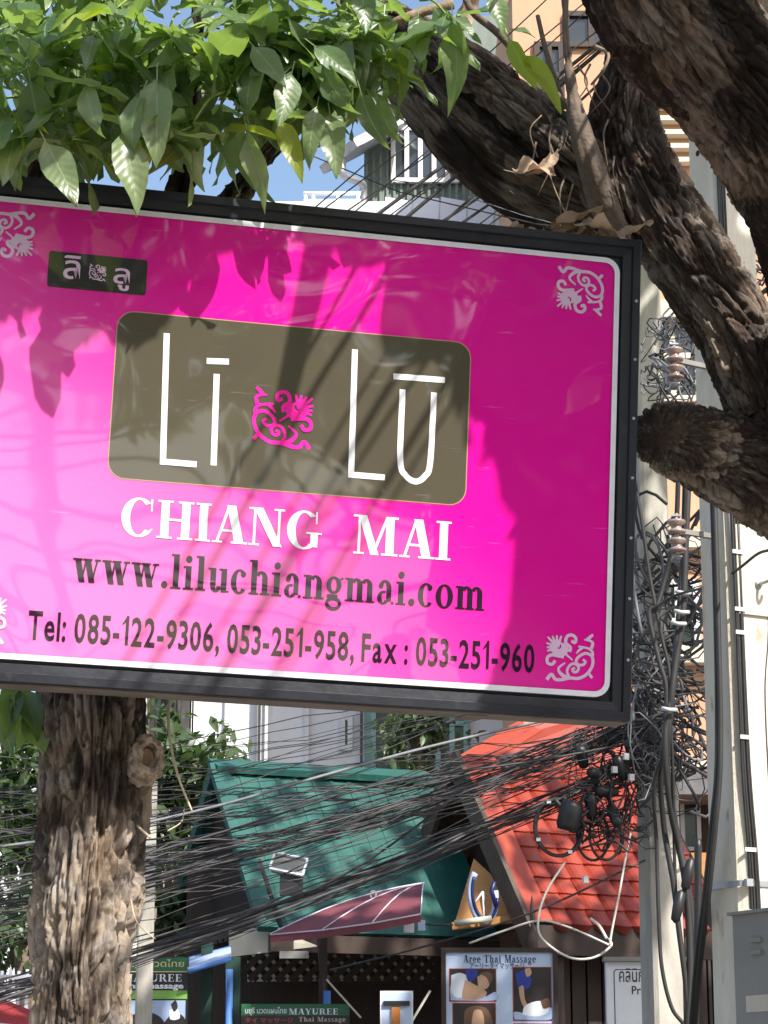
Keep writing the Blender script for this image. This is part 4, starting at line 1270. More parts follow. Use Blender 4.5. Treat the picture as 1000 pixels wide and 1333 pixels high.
# loose thin wire down the lit face
MB().tube(smooth_path([pface(x, zat(y, 8.95), .004) for x, y in ((.075, 700), (.06, 820), (.030, 900), (.028, 1010), (.034, 1080), (.058, 1130), (.06, 1180))], 6), .0022, 6).build('thin_wire', M['cable_old'], pole, True)
for x, y in ((.058, 981), (.0, 225)):
    MB().lathe([(.010, 0), (.010, .003), (.0005, .004)], pface(x, zat(y, 8.95), 0), fn, 10).build('bolt_hole', M['jointdark'], pole)
MB().lathe([(.013, 0), (.013, .003), (.0005, .004)], pface(.01, zat(198, 8.95), 0, 'left'), Matrix.Rotation(PR, 3, 'Z') @ Vector((-1, 0, 0)), 10).build('bolt_hole', M['jointdark'], pole)
# meter cabinet on the pole
cb = empty('meter_cabinet', (at(990, 1260, 8.7).x, 8.7, zat(1400, 8.7)), 'grey metal meter cabinet strapped low on the concrete pole', 'cabinet')
b0, b1, bt = at(926, 1260, 8.62), at(1050, 1260, 8.55), zat(1186, 8.6)
mxc = Matrix.Rotation(PR, 3, 'Z')
cw, cd, chh = .27, .30, .62
cc = pface(-.035, bt - chh / 2, .15 + .002)
MB().box(cc, (cw, cd, chh), rz=PR).build('case', M['cabinet'], cb)
MB().box(cc + mxc @ Vector((0, -cd / 2 - .006, -.01)), (cw - .02, .012, chh - .04), rz=PR).build('door', M['cabinet_lit'], cb)  # same grey metal as the case, with sunlight painted into a paler colour
MB().box(cc + Vector((0, 0, chh / 2 + .006)), (cw + .03, cd + .03, .012), rz=PR).build('lid', M['cabinet'], cb)
for dz in (-.10, -.145):
    MB().box(cc + mxc @ Vector((-cw / 2 - .006, .0, chh / 2 + dz)), (.012, .07, .016), rz=PR).build('louvre', M['cabinet'], cb)
MB().box(cc + mxc @ Vector((-cw / 2 - .0015, -.0, -.02 + .0)), (.003, .16, .06), rz=PR).build('stencil', M['cream'], cb)

pole2 = square_pole('concrete_pole', (at(861, 1200, 12.6).x, 12.6), .20, .16, 7.6, R(20), M['concrete_old'], 'weathered slimmer concrete pole carrying the cable tangle', .02)
pole3 = square_pole('concrete_pole', (at(190, 1200, 14.4).x, 14.4), .105, .10, 3.62, R(4), M['concrete_old'], 'thin grey concrete post behind the left trunk by the green sign', .01)

# insulator spools
def spool(px, py, Y, n, label):
    c = at(px, py, Y); root = empty('insulator_rack', (c.x, c.y, c.z - .06), label, 'insulator', 'insulators on the poles')
    for k in range(n):
        MB().lathe([(.010, -.028), (.034, -.026), (.037, -.016), (.020, -.007), (.020, .007), (.037, .016), (.034, .026), (.010, .028)], c + Vector((0, 0, -k * .075)), (0, 0, 1), 20).build('spool', M['porcelain'], root, True)
    MB().bar(c + Vector((.0, .055, .06)), c + Vector((.0, .055, -.075 * n + .02)), .03, .006, (0, 1, 0)).build('bracket', M['steel'], root)
    for s_ in (.045, -.075 * (n - 1) - .045): MB().box(c + Vector((0, .025, s_)), (.035, .07, .006)).build('bracket', M['steel'], root)
    MB().tube([c + Vector((0, 0, .055)), c + Vector((0, 0, -.075 * (n - 1) - .055))], .008, 8).build('pin', M['steel'], root, True)
    MB().bar(c + Vector((.0, .058, .0)), (PCX - .05, 8.98, c.z), .02, .02).build('arm', M['cabinet'], root)
spool(881, 686, 8.8, 2, 'porcelain spool insulator below the cut branch stub on the pole')
spool(878, 462, 8.8, 2, 'porcelain spool insulator above the cut branch stub on the pole')

# ------------------------------------------------------------------ cables
def sag_path(a, b, sag, n=14):
    a, b = Vector(a), Vector(b)
    return [a.lerp(b, i / n) - Vector((0, 0, sag * 4 * (i / n) * (1 - i / n))) for i in range(n + 1)]


def wob(P, amp):
    s_ = random.uniform(0, 100)
    return [p + Vector((0, noise.noise(Vector((s_, i * .5, 0))) * amp, noise.noise(Vector((s_ + 9, i * .5, 4))) * amp)) if 0 < i < len(P) - 1 else p for i, p in enumerate(P)]


def cable_bundle(label, ends, n, r, Yr, Yl, spread_r, spread_l, mats, wobble=.05):
    (xr, yr), (xl, yl), sag = ends
    a = at(xr, yr, Yr)
    root = empty('cable_bundle', (a.x, a.y, a.z), label, 'cables')
    for i in range(n):
        q = random.gauss(0, 1)
        A = at(xr + random.uniform(-14, 22), yr + q * spread_r * .6 + random.uniform(-spread_r, spread_r) * .5, Yr + random.uniform(-.15, .15))
        q2 = q * .35 + random.gauss(0, 1) * .8
        B = at(xl, yl + q2 * spread_l, Yl + random.uniform(-.5, .5))
        P = wob(sag_path(A, B, sag * random.uniform(.6, 1.4), 18), wobble)
        MB().tube(P, random.choice(r), 5, False).build('cable', random.choice(mats), root, True)
    return root


RB = (.0018, .0024, .003, .0036, .005, .0085)
MC = [M['cable'], M['cable_old'], M['cable_old'], M['cable_mid']]
cable_bundle('dense upper bundle of black cables sagging across the green roof', ((845, 935), (-60, 1190), .10), 36, RB[:5], 12.5, 12.0, 16, 30, MC)
cable_bundle('thick lower bundle of black cables sweeping down to the left post', ((850, 985), (-60, 1310), .10), 26, RB, 12.5, 12.4, 14, 12, MC, .035)
cable_bundle('loose fan of black cables spread in front of the dark bushes', ((850, 950), (-60, 1120), .12), 40, RB[:4], 12.5, 11.6, 22, 62, MC, .09)
cable_bundle('high row of thin cables passing just under the signboard frame', ((850, 850), (-60, 1060), .10), 14, RB[:3], 12.5, 12.6, 22, 34, MC, .05)


def lone(name, pts, r, mat, label, group=None, n=8, seg=6, cat='cable'):
    P = smooth_path([at(*p) for p in pts], n)
    o = MB().tube(P, r, seg).build(name, mat, None, True)
    return tag(o, label, cat, group)


lone('grey_cable', [(860, 905, 12.4), (700, 940, 12.2), (560, 972, 12), (420, 1010, 11.8), (280, 1050, 11.7), (120, 1085, 11.6), (-60, 1110, 11.6)], .008, M['cable_grey'], 'pale grey cable running straight above the black bundles')
lone('grey_cable', [(860, 960, 12.3), (700, 990, 12.1), (500, 1020, 11.9), (300, 1080, 11.8), (120, 1130, 11.6), (-60, 1160, 11.6)], .006, M['cable_old'], 'dull grey cable just beneath the pale grey one')
lone('guy_wire', [(590, 1040, 12.2), (480, 1120, 12.2), (395, 1165, 12.2)], .006, M['cable'], 'short black wire slanting across the green roof')
lone('drop_wire', [(840, 1120, 12.5), (700, 1185, 12.4), (560, 1230, 12.6), (430, 1263, 13)], .006, M['cable'], 'black drop wire slanting past the gable below the bundles')
lone('white_cable', [(736, 1122, 12.3), (712, 1160, 12.28), (701, 1196, 12.26), (706, 1222, 12.25), (740, 1246, 12.25), (772, 1247, 12.25), (795, 1232, 12.25), (793, 1222, 12.3)], .0065, M['cable_white'], 'white cable hanging in a loose loop in front of the red roof')
lone('white_cable', [(611, 1228, 12.4), (650, 1214, 12.35), (700, 1199, 12.3), (740, 1207, 12.25), (797, 1232, 12.2)], .006, M['cable_white'], 'white cable end running level below the red eave')
lone('white_cable', [(821, 1085, 12.3), (814, 1120, 12.25), (806, 1165, 12.2), (797, 1210, 12.2), (794, 1230, 12.2)], .006, M['cable_white'], 'white cable dropping straight from the black tangle')
lone('white_cable', [(769, 1196, 12.3), (780, 1205, 12.25), (790, 1222, 12.22)], .008, M['cable_white'], 'short white cable tail beside the hanging loop')
# coil with splice box
cn = at(727, 1078, 12.3)
ck = empty('cable_coil', cn - Vector((0, 0, .15)), 'black coiled cable with splice box hung against the red roof', 'cable coil')
for k in range(3):
    MB().tube([cn + Vector((math.cos(a) * (.118 + .006 * k) + .0, -.015 * k, math.sin(a) * (.145 + .004 * k))) for a in [2 * math.pi * i / 30 for i in range(31)]], .008, 7, False).build('loop', M['cable'], ck, True)
for k in range(2):
    c2_ = at(772 + 16 * k, 1088, 12.3)
    MB().tube([c2_ + Vector((math.cos(a) * .085, -.02 * k, math.sin(a) * .13)) for a in [2 * math.pi * i / 26 for i in range(27)]], .008, 7, False).build('loop', M['cable'], ck, True)
sb = at(742, 1062, 12.2)
MB().lathe([(.001, -.08), (.05, -.078), (.062, -.05), (.062, .05), (.05, .078), (.001, .08)], sb, (.25, -.1, 1), 14).build('splice_box', M['plastic'], ck, True)
for a in (0.4, 2.0, 3.6, 5.2):
    p = cn + Vector((math.cos(a) * .122, -.02, math.sin(a) * .148))
    MB().box(p, (.022, .05, .018)).build('tie', M['tie'], ck)
MB().tube(smooth_path([at(722, 1040, 12.2), sb, at(760, 1060, 12.2), at(800, 1020, 12.3), at(850, 985, 12.4)], 5), .012, 7).build('lead', M['cable'], ck, True)
# tangles
def tangle(label, n, box, Y, r, loop, mats, tails=True):
    x0_, x1_, y0_, y1_ = box
    c = at((x0_ + x1_) / 2, y1_, Y)
    root = empty('cable_tangle', c, label, 'cables')
    by = {}
    for i in range(n):
        px, py = random.uniform(x0_, x1_), random.uniform(y0_, y1_)
        o_ = at(px, py, Y + random.uniform(-.12, .2)); s_ = random.uniform(*loop); ph = random.uniform(0, 6)
        ax, ay = rnd_dir(), rnd_dir()
        ax.y *= .4; ay.y *= .4
        k = random.uniform(.5, 1.3)
        P = [o_ + ax * (math.cos(ph + a * k) * s_) + ay * (math.sin(ph + a * k * 1.1) * s_) + Vector((0, 0, a * random.uniform(-.006, .004))) for a in [i_ * .42 for i_ in range(14)]]
        mt = random.choice(mats)
        by.setdefault(mt.name, (mt, MB()))[1].tube(P, random.choice(r), 5, False)
    for mt, mb in by.values():
        o = mb.build('loops', mt, root, True); o['kind'] = 'stuff'
    return root


tangle('matted knot of black wires and splices where the bundles meet', 95, (750, 838, 955, 1095), 12.3, (.0025, .004, .006), (.04, .13), [M['cable'], M['cable_old'], M['plastic']])
tangle('snarl of grey and black cable loops between frame and pole', 130, (832, 914, 690, 1010), 12.2, (.0025, .004, .006, .009), (.06, .34), [M['cable'], M['cable_old'], M['cable_grey'], M['cable_mid'], M['cable_mid']])
tangle('small snarl of wires above the cut branch stub', 40, (845, 905, 405, 520), 9.6, (.003, .005), (.04, .12), [M['cable'], M['cable_grey'], M['cable_old']])
tangle('few loops of wire hanging past the pole edge on the right', 16, (975, 1015, 285, 390), 10.0, (.004, .006), (.04, .12), [M['cable_grey'], M['cable_old']])
for k, (px, py) in enumerate(((758, 985), (775, 1008), (790, 1030), (808, 1000), (770, 1050), (822, 975), (800, 1062))):
    c = at(px, py, 12.22)
    tag(MB().lathe([(.001, -.07), (.026, -.065), (.032, -.03), (.032, .03), (.026, .065), (.001, .07)], c, rnd_dir(), 10).build('splice_closure', M['plastic'], None, True), 'black plastic splice closure lodged in the cable knot', 'splice', 'splice closures in the cable knot')
for px, py in ((800, 1002), (815, 985), (762, 1145), (822, 1012)):
    c = at(px, py, 12.1)
    tag(MB().box(c, (.028, .02, .034), rz=.4).build('clip_tag', M['tie']), 'small white clip caught in the cable knot', 'clip', 'white clips in the cable knot')
# vertical runs between the poles
vr = empty('riser_cables', at(880, 1333, 10.2), 'bundle of thick black cables dropping beside the concrete pole', 'cables')
def vrun(pts, r, m=None):
    MB().tube(smooth_path([at(*p) for p in pts], 8), r, 7).build('cable', m or M['cable'], vr, True)
vrun([(897, 600, 10), (893, 700, 10), (889, 800, 10), (880, 860, 10), (873, 920, 10), (868, 1000, 10.1), (880, 1080, 10.2), (893, 1150, 10.2), (899, 1250, 10.2), (895, 1350, 10.2)], .017)
vrun([(893, 600, 9.9), (890, 700, 10), (884, 800, 10), (876, 880, 10), (866, 960, 10), (860, 1010, 10.1), (865, 1080, 10.2), (877, 1150, 10.2), (884, 1210, 10.2), (893, 1280, 10.2), (898, 1350, 10.2)], .013)
vrun([(822, 600, 10), (836, 680, 10), (846, 750, 10), (862, 830, 10), (872, 880, 10), (870, 960, 10), (852, 1020, 10.1), (855, 1100, 10.2), (858, 1200, 10.2), (862, 1260, 10.2), (874, 1310, 10.2), (890, 1333, 10.2)], .009)
vrun([(884, 600, 9.9), (880, 690, 9.95), (868, 745, 10), (855, 790, 10), (845, 800, 10), (858, 860, 10), (868, 900, 10), (866, 980, 10), (872, 1050, 10.1), (883, 1100, 10.2), (895, 1140, 10.2), (905, 1250, 10.2), (897, 1350, 10.2)], .012)
vrun([(872, 920, 10.05), (876, 1000, 10.1), (878, 1100, 10.2), (881, 1180, 10.2), (890, 1250, 10.2), (893, 1345, 10.2)], .008)
vrun([(909, 1092, 9.6), (909, 1180, 9.6), (908, 1260, 9.6), (905, 1345, 9.6)], .016, M['plastic'])
vrun([(927, 560, 8.86), (932, 700, 8.84), (936, 850, 8.83), (938, 940, 8.83), (937, 1010, 8.83), (931, 1080, 8.85), (922, 1170, 8.95), (912, 1250, 9.15), (904, 1345, 9.4)], .012)
vrun([(924, 560, 8.87), (929, 700, 8.85), (933, 850, 8.84), (934, 940, 8.84), (933, 1010, 8.84), (926, 1080, 8.87), (917, 1170, 8.97), (907, 1250, 9.17), (899, 1345, 9.4)], .010)
vrun([(846, 795, 10), (880, 775, 9.9), (915, 765, 9.5), (955, 745, 8.85), (985, 722, 8.5), (1002, 716, 8.3)], .006)
vrun([(835, 1050, 12), (845, 1040, 11.5), (858, 1020, 10.5), (866, 1000, 10.1)], .010)
for px, py in ((871, 922), (883, 810), (889, 770), (887, 795)):
    MB().tube([at(px - 9, py, 9.97), at(px, py + 2, 9.95), at(px + 10, py + 2, 9.97)], .009, 6).build('tie', M['tie'], vr, True)
for px, py in ((896, 1138), (883, 1180)):
    c = at(px, py, 10.15)
    MB().lathe([(.001, -.075), (.02, -.06), (.025, 0), (.02, .06), (.001, .075)], c, (.25, 0, 1), 12).build('splice', M['plastic'], vr, True)
# cables behind the tree above the board
for k in range(13):
    o_ = k * 9 + random.uniform(-4, 4)
    xl, yl = 330 + o_ * 2.4, 330
    sl = random.uniform(.62, .86)
    P = [at(xl + q, yl - q * sl * (1 + q * .00018), 12.0 + .1 * (k % 3)) for q in range(0, 640, 60)]
    tag(MB().tube(P, random.choice((.004, .006, .008, .011)), 6, False).build('overhead_cable', M['cable'] if k % 4 else M['cable_old'], None, True), 'black overhead cable rising steeply behind the forked limbs', 'cable', 'cables rising behind the fork')
tag(MB().tube([at(330, 180, 7.2), at(400, 200, 7.1), at(520, 250, 7.0), at(700, 292, 6.6), at(745, 297, 6.45)], .0022, 5).build('thin_wire', M['cable_old'], None, True), 'very thin wire drawn from the leaves to the frame corner', 'wire')
tag(MB().tube([at(470, 230, 7.2), at(560, 240, 7.0), at(680, 280, 6.6), at(740, 296, 6.45)], .0016, 5).build('thin_wire', M['cable_grey'], None, True), 'thin pale wire ending at the dead leaves', 'wire')
# service wires overhead that throw the slanting shadows on the board
for k, (px, py) in enumerate(((330, 640), (392, 640), (420, 650), (455, 620), (520, 600), (548, 590), (245, 720))):
    b_ = sworld(*suv(px, py))
    p = b_ + SUN * 2.6
    d = Vector((random.uniform(-.05, .05), 1, random.uniform(-.02, .04)))
    P = [p - d * 7, p - d * 3, p, p + d * 1.0]
    if k == 0: pass
    P = [Vector((q.x, q.y, q.z + .03 * ((q.y - p.y) / 3) ** 2)) for q in P]
    E_ = P[-1] + Vector((.5, 3.2, 1.6)); P.append(E_)
    tag(MB().tube(smooth_path(P, 8), (.010, .006, .012, .007, .011, .006, .007)[k], 7).build('service_cable', M['cable'], None, True), 'black service cable overhead that shadows the pink signboard', 'cable', 'service cables over the board')

# ------------------------------------------------------------------ shops across the street
def plane_axes(A, B):
    """A ridge end, B eave end of one verge -> along-eave unit (to the right), fall unit"""
    F_ = (B - A); h = Vector((F_.x, F_.y, 0)); E_ = Vector((-h.y, h.x, 0)).normalized()
    if E_.x < 0: E_ = -E_
    return E_, F_


def quadobj(name, pts, mat, parent=None, th=0.0, smooth=False):
    pts = [Vector(p) for p in pts]
    if th == 0: return MB().add(pts, [tuple(range(len(pts)))]).build(name, mat, parent)
    n_ = (pts[1] - pts[0]).cross(pts[2] - pts[0]).normalized() * th
    m = len(pts); mb = MB()
    mb.add(pts + [p + n_ for p in pts], [tuple(range(m)), tuple(range(m, 2 * m))[::-1]] + [(i, (i + 1) % m, m + (i + 1) % m, m + i) for i in range(m)])
    return mb.build(name, mat, parent)


A = at(597, 990, 17.0); B = at(690, 1204, 16.0)
E1, F1 = plane_axes(A, B)
Fh = Vector((F1.x, F1.y, 0))
Cc = A + Vector((-F1.x, -F1.y, F1.z))
house = empty('massage_shop', (A.x, A.y, 0), 'wooden massage shop with red tiled gable roof across the street', 'building')
LEN = 1.62
n1 = F1.normalized().cross(E1).normalized()
if n1.y > 0: n1 = -n1
roof = quadobj('roof', [A + E1 * .02 - n1 * .02, B + E1 * .02 - n1 * .02, B + E1 * LEN - n1 * .02, A + E1 * LEN - n1 * .02], M['jointdark'], house, .03)
quadobj('rear_roof', [A, A + E1 * LEN, Cc + E1 * LEN, Cc], M['wood'], house, .03)


def tile_mesh(name, w, l, mat):
    """roof tile: flat pan rising to a roll at one side, rounded lower lip"""
    V, Fc = [], []
    nx = 7
    for j, (v, lift) in enumerate(((0, .0), (.75, .0), (1.0, .0))):
        for i in range(nx + 1):
            x = i / nx
            z = .046 * math.sin(math.pi * x) ** .75 + .012
            lip = (.32 * math.sin(math.pi * x)) if j == 2 else (0.13 * math.sin(math.pi * x) if j == 1 else 0)
            V.append((x * w, -(v + lip) * l, z + .020 * v))
    for i in range(nx + 1):   # front lip underside
        x = i / nx
        V.append((x * w, -(1 + .32 * math.sin(math.pi * x)) * l, .004))
    for j in range(3):
        for i in range(nx):
            a = j * (nx + 1) + i
            Fc.append((a, a + nx + 1, a + nx + 2, a + 1))
    me = bpy.data.meshes.new(name); me.from_pydata(V, [], Fc); me.materials.append(mat); me.update()
    return me


def tile_roof(parent, A, E_, F_, ln, w, l, mat, skip=None, name='roof_tile', limit=300):
    n_ = F_.normalized().cross(E_); n_ = n_ if n_.y < 0 else -n_
    f = F_.normalized(); me = tile_mesh(name, w * 1.0, l * 1.08, mat)
    cnt = 0
    for r_ in range(int(F_.length / l)):
        for c_ in range(int(ln / w)):
            p = A + f * (r_ * l) + E_ * (c_ * w)
            x, y, z = project(p)
            if x > 900 or y < 915 or cnt >= limit: continue
            o = bpy.data.objects.new(name, me); COL.objects.link(o); o.parent = parent
            m = Matrix((E_, -f, n_)).transposed().to_4x4()
            m = Matrix.Translation(p + n_ * random.uniform(0, .006)) @ m @ Matrix.Rotation(random.uniform(-.012, .012), 4, 'Z')
            o.matrix_parent_inverse = Matrix.Translation(-house.location) if parent == house else Matrix.Identity(4)
            if parent != house: o.matrix_parent_inverse = Matrix.Identity(4)
            o.matrix_basis = m; cnt += 1
    return cnt


tile_roof(roof, A + E1 * .16, E1, F1, 1.5, .158, F1.length / 11, M['redtile'])
# verge strip and bargeboards
quadobj('verge_strip', [A - E1 * .02 + n1 * .035, B - E1 * .02 + n1 * .035, B + E1 * .16 + n1 * .035, A + E1 * .16 + n1 * .035], M['redtrim'], house, .012)
dz = Vector((0, 0, -.03))
MB().bar(A - E1 * .05 + Vector((0, 0, .02)), B - E1 * .05 + F1 * .08, .04, .17, n1).build('bargeboard', M['board'], house)
MB().bar(A - E1 * .05 + Vector((0, 0, .02)), Cc - E1 * .05 + (Cc - A) * .10, .04, .17, Vector((-n1.x, -n1.y, n1.z))).build('bargeboard', M['board'], house)
# fascia under the eave
MB().bar(B + Vector((0, 0, -.10)) + E1 * -.02, B + E1 * LEN + Vector((0, 0, -.10)), .05, .20).build('fascia', M['wood'], house)
# upper tier of the roof behind
U0, U1, U2, U3 = at(598, 1003, 17.25), at(690, 948, 18.0), at(850, 905, 18.6), at(850, 1040, 18.0)
up_o = quadobj('upper_roof', [U0, U3, U2, U1], M['redtile'], house, .04)
MB().bar(U0, U1, .22, .05, (0, -1, 1)).build('verge_strip', M['redtrim'], house)
# gable end: recessed dark boards, plywood sill, ornament
gA, gB, gC = A + E1 * .35 + Vector((0, 0, -.12)), B + E1 * .35 + Vector((0, 0, .02)), Cc + E1 * .35 + Vector((0, 0, .02))
quadobj('gable_wall', [gA, gC, gB], M['wood'], house, .03)
for k in range(7):
    t0_, t1_ = k / 7, (k + .86) / 7
    def edge(s):
        lo = gC.lerp(gB, s); hi = (gC.lerp(gA, s * 2) if s < .5 else gA.lerp(gB, s * 2 - 1)); return lo, hi
    l0, h0 = edge(t0_ + .004); l1, h1 = edge(t1_)
    quadobj('gable_board', [l0 - E1 * .012, l1 - E1 * .012, h1 - E1 * .012, h0 - E1 * .012], M['wood'], house, .012)
sill = [at(596, 1206, 16.6), at(667, 1190, 16.5), at(655, 1162, 16.6), at(602, 1140, 16.8)]
quadobj('plywood_panel', [at(594, 1202, 16.45), at(668, 1196, 16.35), at(640, 1140, 16.5), at(618, 1120, 16.6)], M['orange_wood'], house, .03)
MB().bar(at(590, 1206, 16.3), at(670, 1196, 16.2), .08, .05).build('plywood_ledge', M['orange_wood'], house)
# wheel ornament
wc = at(629, 1166, 16.15)
wo = empty('wheel_ornament', wc - Vector((0, 0, .15)), 'blue and white boat shaped ornament on the plywood gable ledge', 'ornament')
mb = MB()
for i in range(17):
    pass
ringp = [wc + Vector((math.cos(a) * .085 + .02 * math.sin(a), 0, math.sin(a) * .17 - .06 * math.cos(a))) for a in [R(140 + 250 * i / 24) for i in range(25)]]
MB().tube(ringp, .022, 8).build('rim', M['bluewhite'], wo, True)
MB().tube([p + Vector((.012, -.02, .014)) for p in ringp[2:-2]], .012, 8).build('stripe', M['navy'], wo, True)
for i in (8, 14): MB().tube([wc + Vector((0, .01, .03)), ringp[i]], .007, 6).build('spoke', M['signwhite'], wo, True)
MB().tube([at(644, 1148, 16.1), at(640, 1160, 16.1), at(646, 1180, 16.1)], .016, 8).build('stern', M['navy'], wo, True)
lamp_ = empty('tube_lamp', at(580, 1206, 16.0), 'slim dark tube lamp fixed below the plywood ledge', 'lamp')
MB().tube([at(592, 1202, 16.1), at(640, 1196, 16.05)], .022, 8).build('tube', M['cream'], lamp_, True)
MB().tube(smooth_path([at(540, 1195, 16.1), at(555, 1203, 16.1), at(590, 1204, 16.1)], 5), .008, 6).build('lead', M['cable_old'], lamp_, True)
MB().box(at(549, 1205, 16.1), (.05, .03, .07)).build('socket', M['bluewhite'], lamp_)

# walls under the red roof: boards with gaps
fb = B + Vector((0, 0, -.2)) + Vector((.12, .5, 0))
wall_l = fb.copy(); wall_l.z = 0
for k in range(14):
    p = fb + E1 * (k * .125 - .1)
    MB().box((p.x, p.y, 1.36), (.108, .03, 2.72), rz=math.atan2(E1.y, E1.x)).build('wall_board', M['wood'], house)
MB().box((fb.x + E1.x * .7, fb.y + E1.y * .7 + .06, 1.38), (1.75, .05, 2.76), rz=math.atan2(E1.y, E1.x)).build('wall', M['jointdark'], house)
for k in (0.15, .8, 1.5):
    p = B + E1 * k + Vector((.04, .16, 0))
    MB().box((p.x, p.y, 1.4), (.10, .10, 2.75), rz=math.atan2(E1.y, E1.x)).build('post', M['wood'], house)
dp = B - E1 * .02 + Vector((0, -.02, -.12))
MB().lathe([(.004, .42), (.02, .3), (.012, .22), (.035, .16), (.035, .05), (.012, 0)], at(694, 1248, 15.7), (0, 0, 1), 10).build('finial', M['board'], house, True)

# ---- green roofed shop
A2 = at(285, 1000, 17.3); B2 = at(351, 1214, 16.2)
E2, F2 = plane_axes(A2, B2)
Cg = A2 + Vector((-F2.x, -F2.y, F2.z))
gs = empty('green_roof_shop', (A2.x, A2.y, 0), 'massage shop with sloping green metal roof behind the cables', 'building')
n2 = F2.normalized().cross(E2); n2 = n2 if n2.y < 0 else -n2
LG = 1.75
groof = quadobj('roof', [A2, B2, B2 + E2 * LG, A2 + E2 * LG], M['green'], gs, .02)
pw = .29
for k in range(6):                          # roof sheets with raised ribs
    o0, o1 = k * pw + .006, (k + 1) * pw - .006
    P = [A2 + E2 * o0 + n2 * (.008 + .003 * (k % 2)), B2 + E2 * o0 + n2 * (.008 + .003 * (k % 2)), B2 + E2 * o1 + n2 * (.008 + .003 * (k % 2)), A2 + E2 * o1 + n2 * (.008 + .003 * (k % 2))]
    sh = quadobj('roof_sheet', P, M['green'], gs, .006)
    for s_ in (0, .5):
        q = E2 * (k * pw + s_ * pw)
        MB().bar(A2 + q + n2 * .02, B2 + q + n2 * .014, .03, .014, n2).build('roof_rib', M['green'], gs)
for s_ in (.33, .66):
    MB().bar(A2 + F2 * s_ + n2 * .0175, A2 + F2 * s_ + E2 * LG + n2 * .0175, .010, .006, n2).build('roof_lap', M['green'], gs)
MB().bar(A2 + Vector((0, 0, .02)) - E2 * .05, A2 + E2 * LG + Vector((0, 0, .02)), .26, .05, (0, -.4, 1)).build('ridge_cap', M['green'], gs)
MB().bar(A2 - E2 * .02 + n2 * .03, B2 - E2 * .02 + n2 * .03, .14, .05, n2).build('verge_cap', M['green'], gs)
MB().bar(A2 - E2 * .04, Cg - E2 * .04, .05, .09, Vector((-n2.x, -n2.y, n2.z))).build('verge_cap', M['green'], gs)
quadobj('rear_roof', [A2, A2 + E2 * LG, Cg + E2 * LG, Cg], M['green'], gs, .02)
MB().bar(B2 + Vector((0, 0, -.07)), B2 + E2 * LG + Vector((0, 0, -.07)), .05, .12).build('gutter', M['wood'], gs)
# shingled gable end
ga, gb, gc = A2 + E2 * .1, B2 + E2 * .1 + Vector((0, 0, .05)), Cg + E2 * .1 + Vector((0, 0, .05))
quadobj('gable_wall', [ga, gc, gb], M['jointdark'], gs, .03)
sh_me = bpy.data.meshes.new('shingle')
s0 = .062
sh_me.from_pydata([(0, 0, s0), (s0, 0, 0), (0, 0, -s0), (-s0, 0, 0), (0, -.014, s0 * .2), (s0 * .9, -.012, -.004), (0, -.02, -s0), (-s0 * .9, -.012, -.004)], [], [(0, 1, 5, 4), (0, 4, 7, 3), (4, 5, 6, 7), (1, 2, 6, 5), (2, 3, 7, 6)])
sh_me.materials.append(M['slate'])
wdir = (gb - gc); wdir.z = 0; wl = wdir.length; wdir.normalize()
gn = Vector((wdir.y, -wdir.x, 0))
if gn.dot(Vector((-E2.x, -E2.y, 0))) < 0: gn = -gn
hgt = ga.z - gc.z
for r_ in range(int(hgt / .066)):
    for c_ in range(int(wl / .132) + 1):
        s_ = (c_ + .5 * (r_ % 2)) * .132; zz_ = r_ * .066 + .03
        mh = hgt * (1 - abs(s_ - wl / 2) / (wl / 2))
        if zz_ > mh - .03: continue
        p = gc + wdir * s_ + Vector((0, 0, zz_)) + gn * .004
        o = bpy.data.objects.new('shingle', sh_me); COL.objects.link(o); o.parent = gs
        o.matrix_parent_inverse = Matrix.Translation(-gs.location)
        m = Matrix((wdir, -gn, Vector((0, 0, 1)))).transposed().to_4x4(); m.translation = p + gn * random.uniform(0, .006); o.matrix_basis = m
ang2 = math.atan2(E2.y, E2.x)
# shopfront: cream beam, lattice, posts
cbp = at(300, 1232, 16.6)
MB().add([at(298, 1212, 16.35), at(352, 1206, 16.3), at(415, 1232, 16.2), at(298, 1246, 16.35)], [(0, 1, 2, 3)]).build('cream_beam', M['cream'], gs)
back = at(430, 1300, 17.6)
MB().box((back.x, 17.75, 1.75), (2.2, .06, 3.5), rz=ang2 * .3).build('wall', M['wood'], gs)
cr_ = MB().add([at(322, 1218, 17.2), at(565, 1212, 17.5), at(565, 1276, 17.5), at(322, 1278, 17.2)], [(0, 1, 2, 3)]).build('cream_panel', M['cream'], gs)
la = MB(); l0_, l1_ = at(318, 1210, 16.9), at(570, 1205, 17.2); lh = (at(318, 1210, 16.9) - at(318, 1276, 16.9)).z
lx = (l1_ - l0_); lx.z = 0; lw = lx.length; lx.normalize()
sp_ = .10
k = -lh
while k < lw:
    for sg in (1, -1):
        pts = []
        a0_, a1_ = max(k, 0), min(k + lh, lw)
        if a1_ > a0_:
            za_, zb2 = (a0_ - k), (a1_ - k)
            if sg < 0: za_, zb2 = lh - za_, lh - zb2
            la.bar(l0_ + lx * a0_ + Vector((0, -.012 * sg, za_ - lh)), l0_ + lx * a1_ + Vector((0, -.012 * sg, zb2 - lh)), .011, .044, (lx.y, -lx.x, 0) if False else (0, 0, 1))
    k += sp_
lo = la.build('lattice_screen', M['wood'], gs); lo['kind'] = 'stuff'
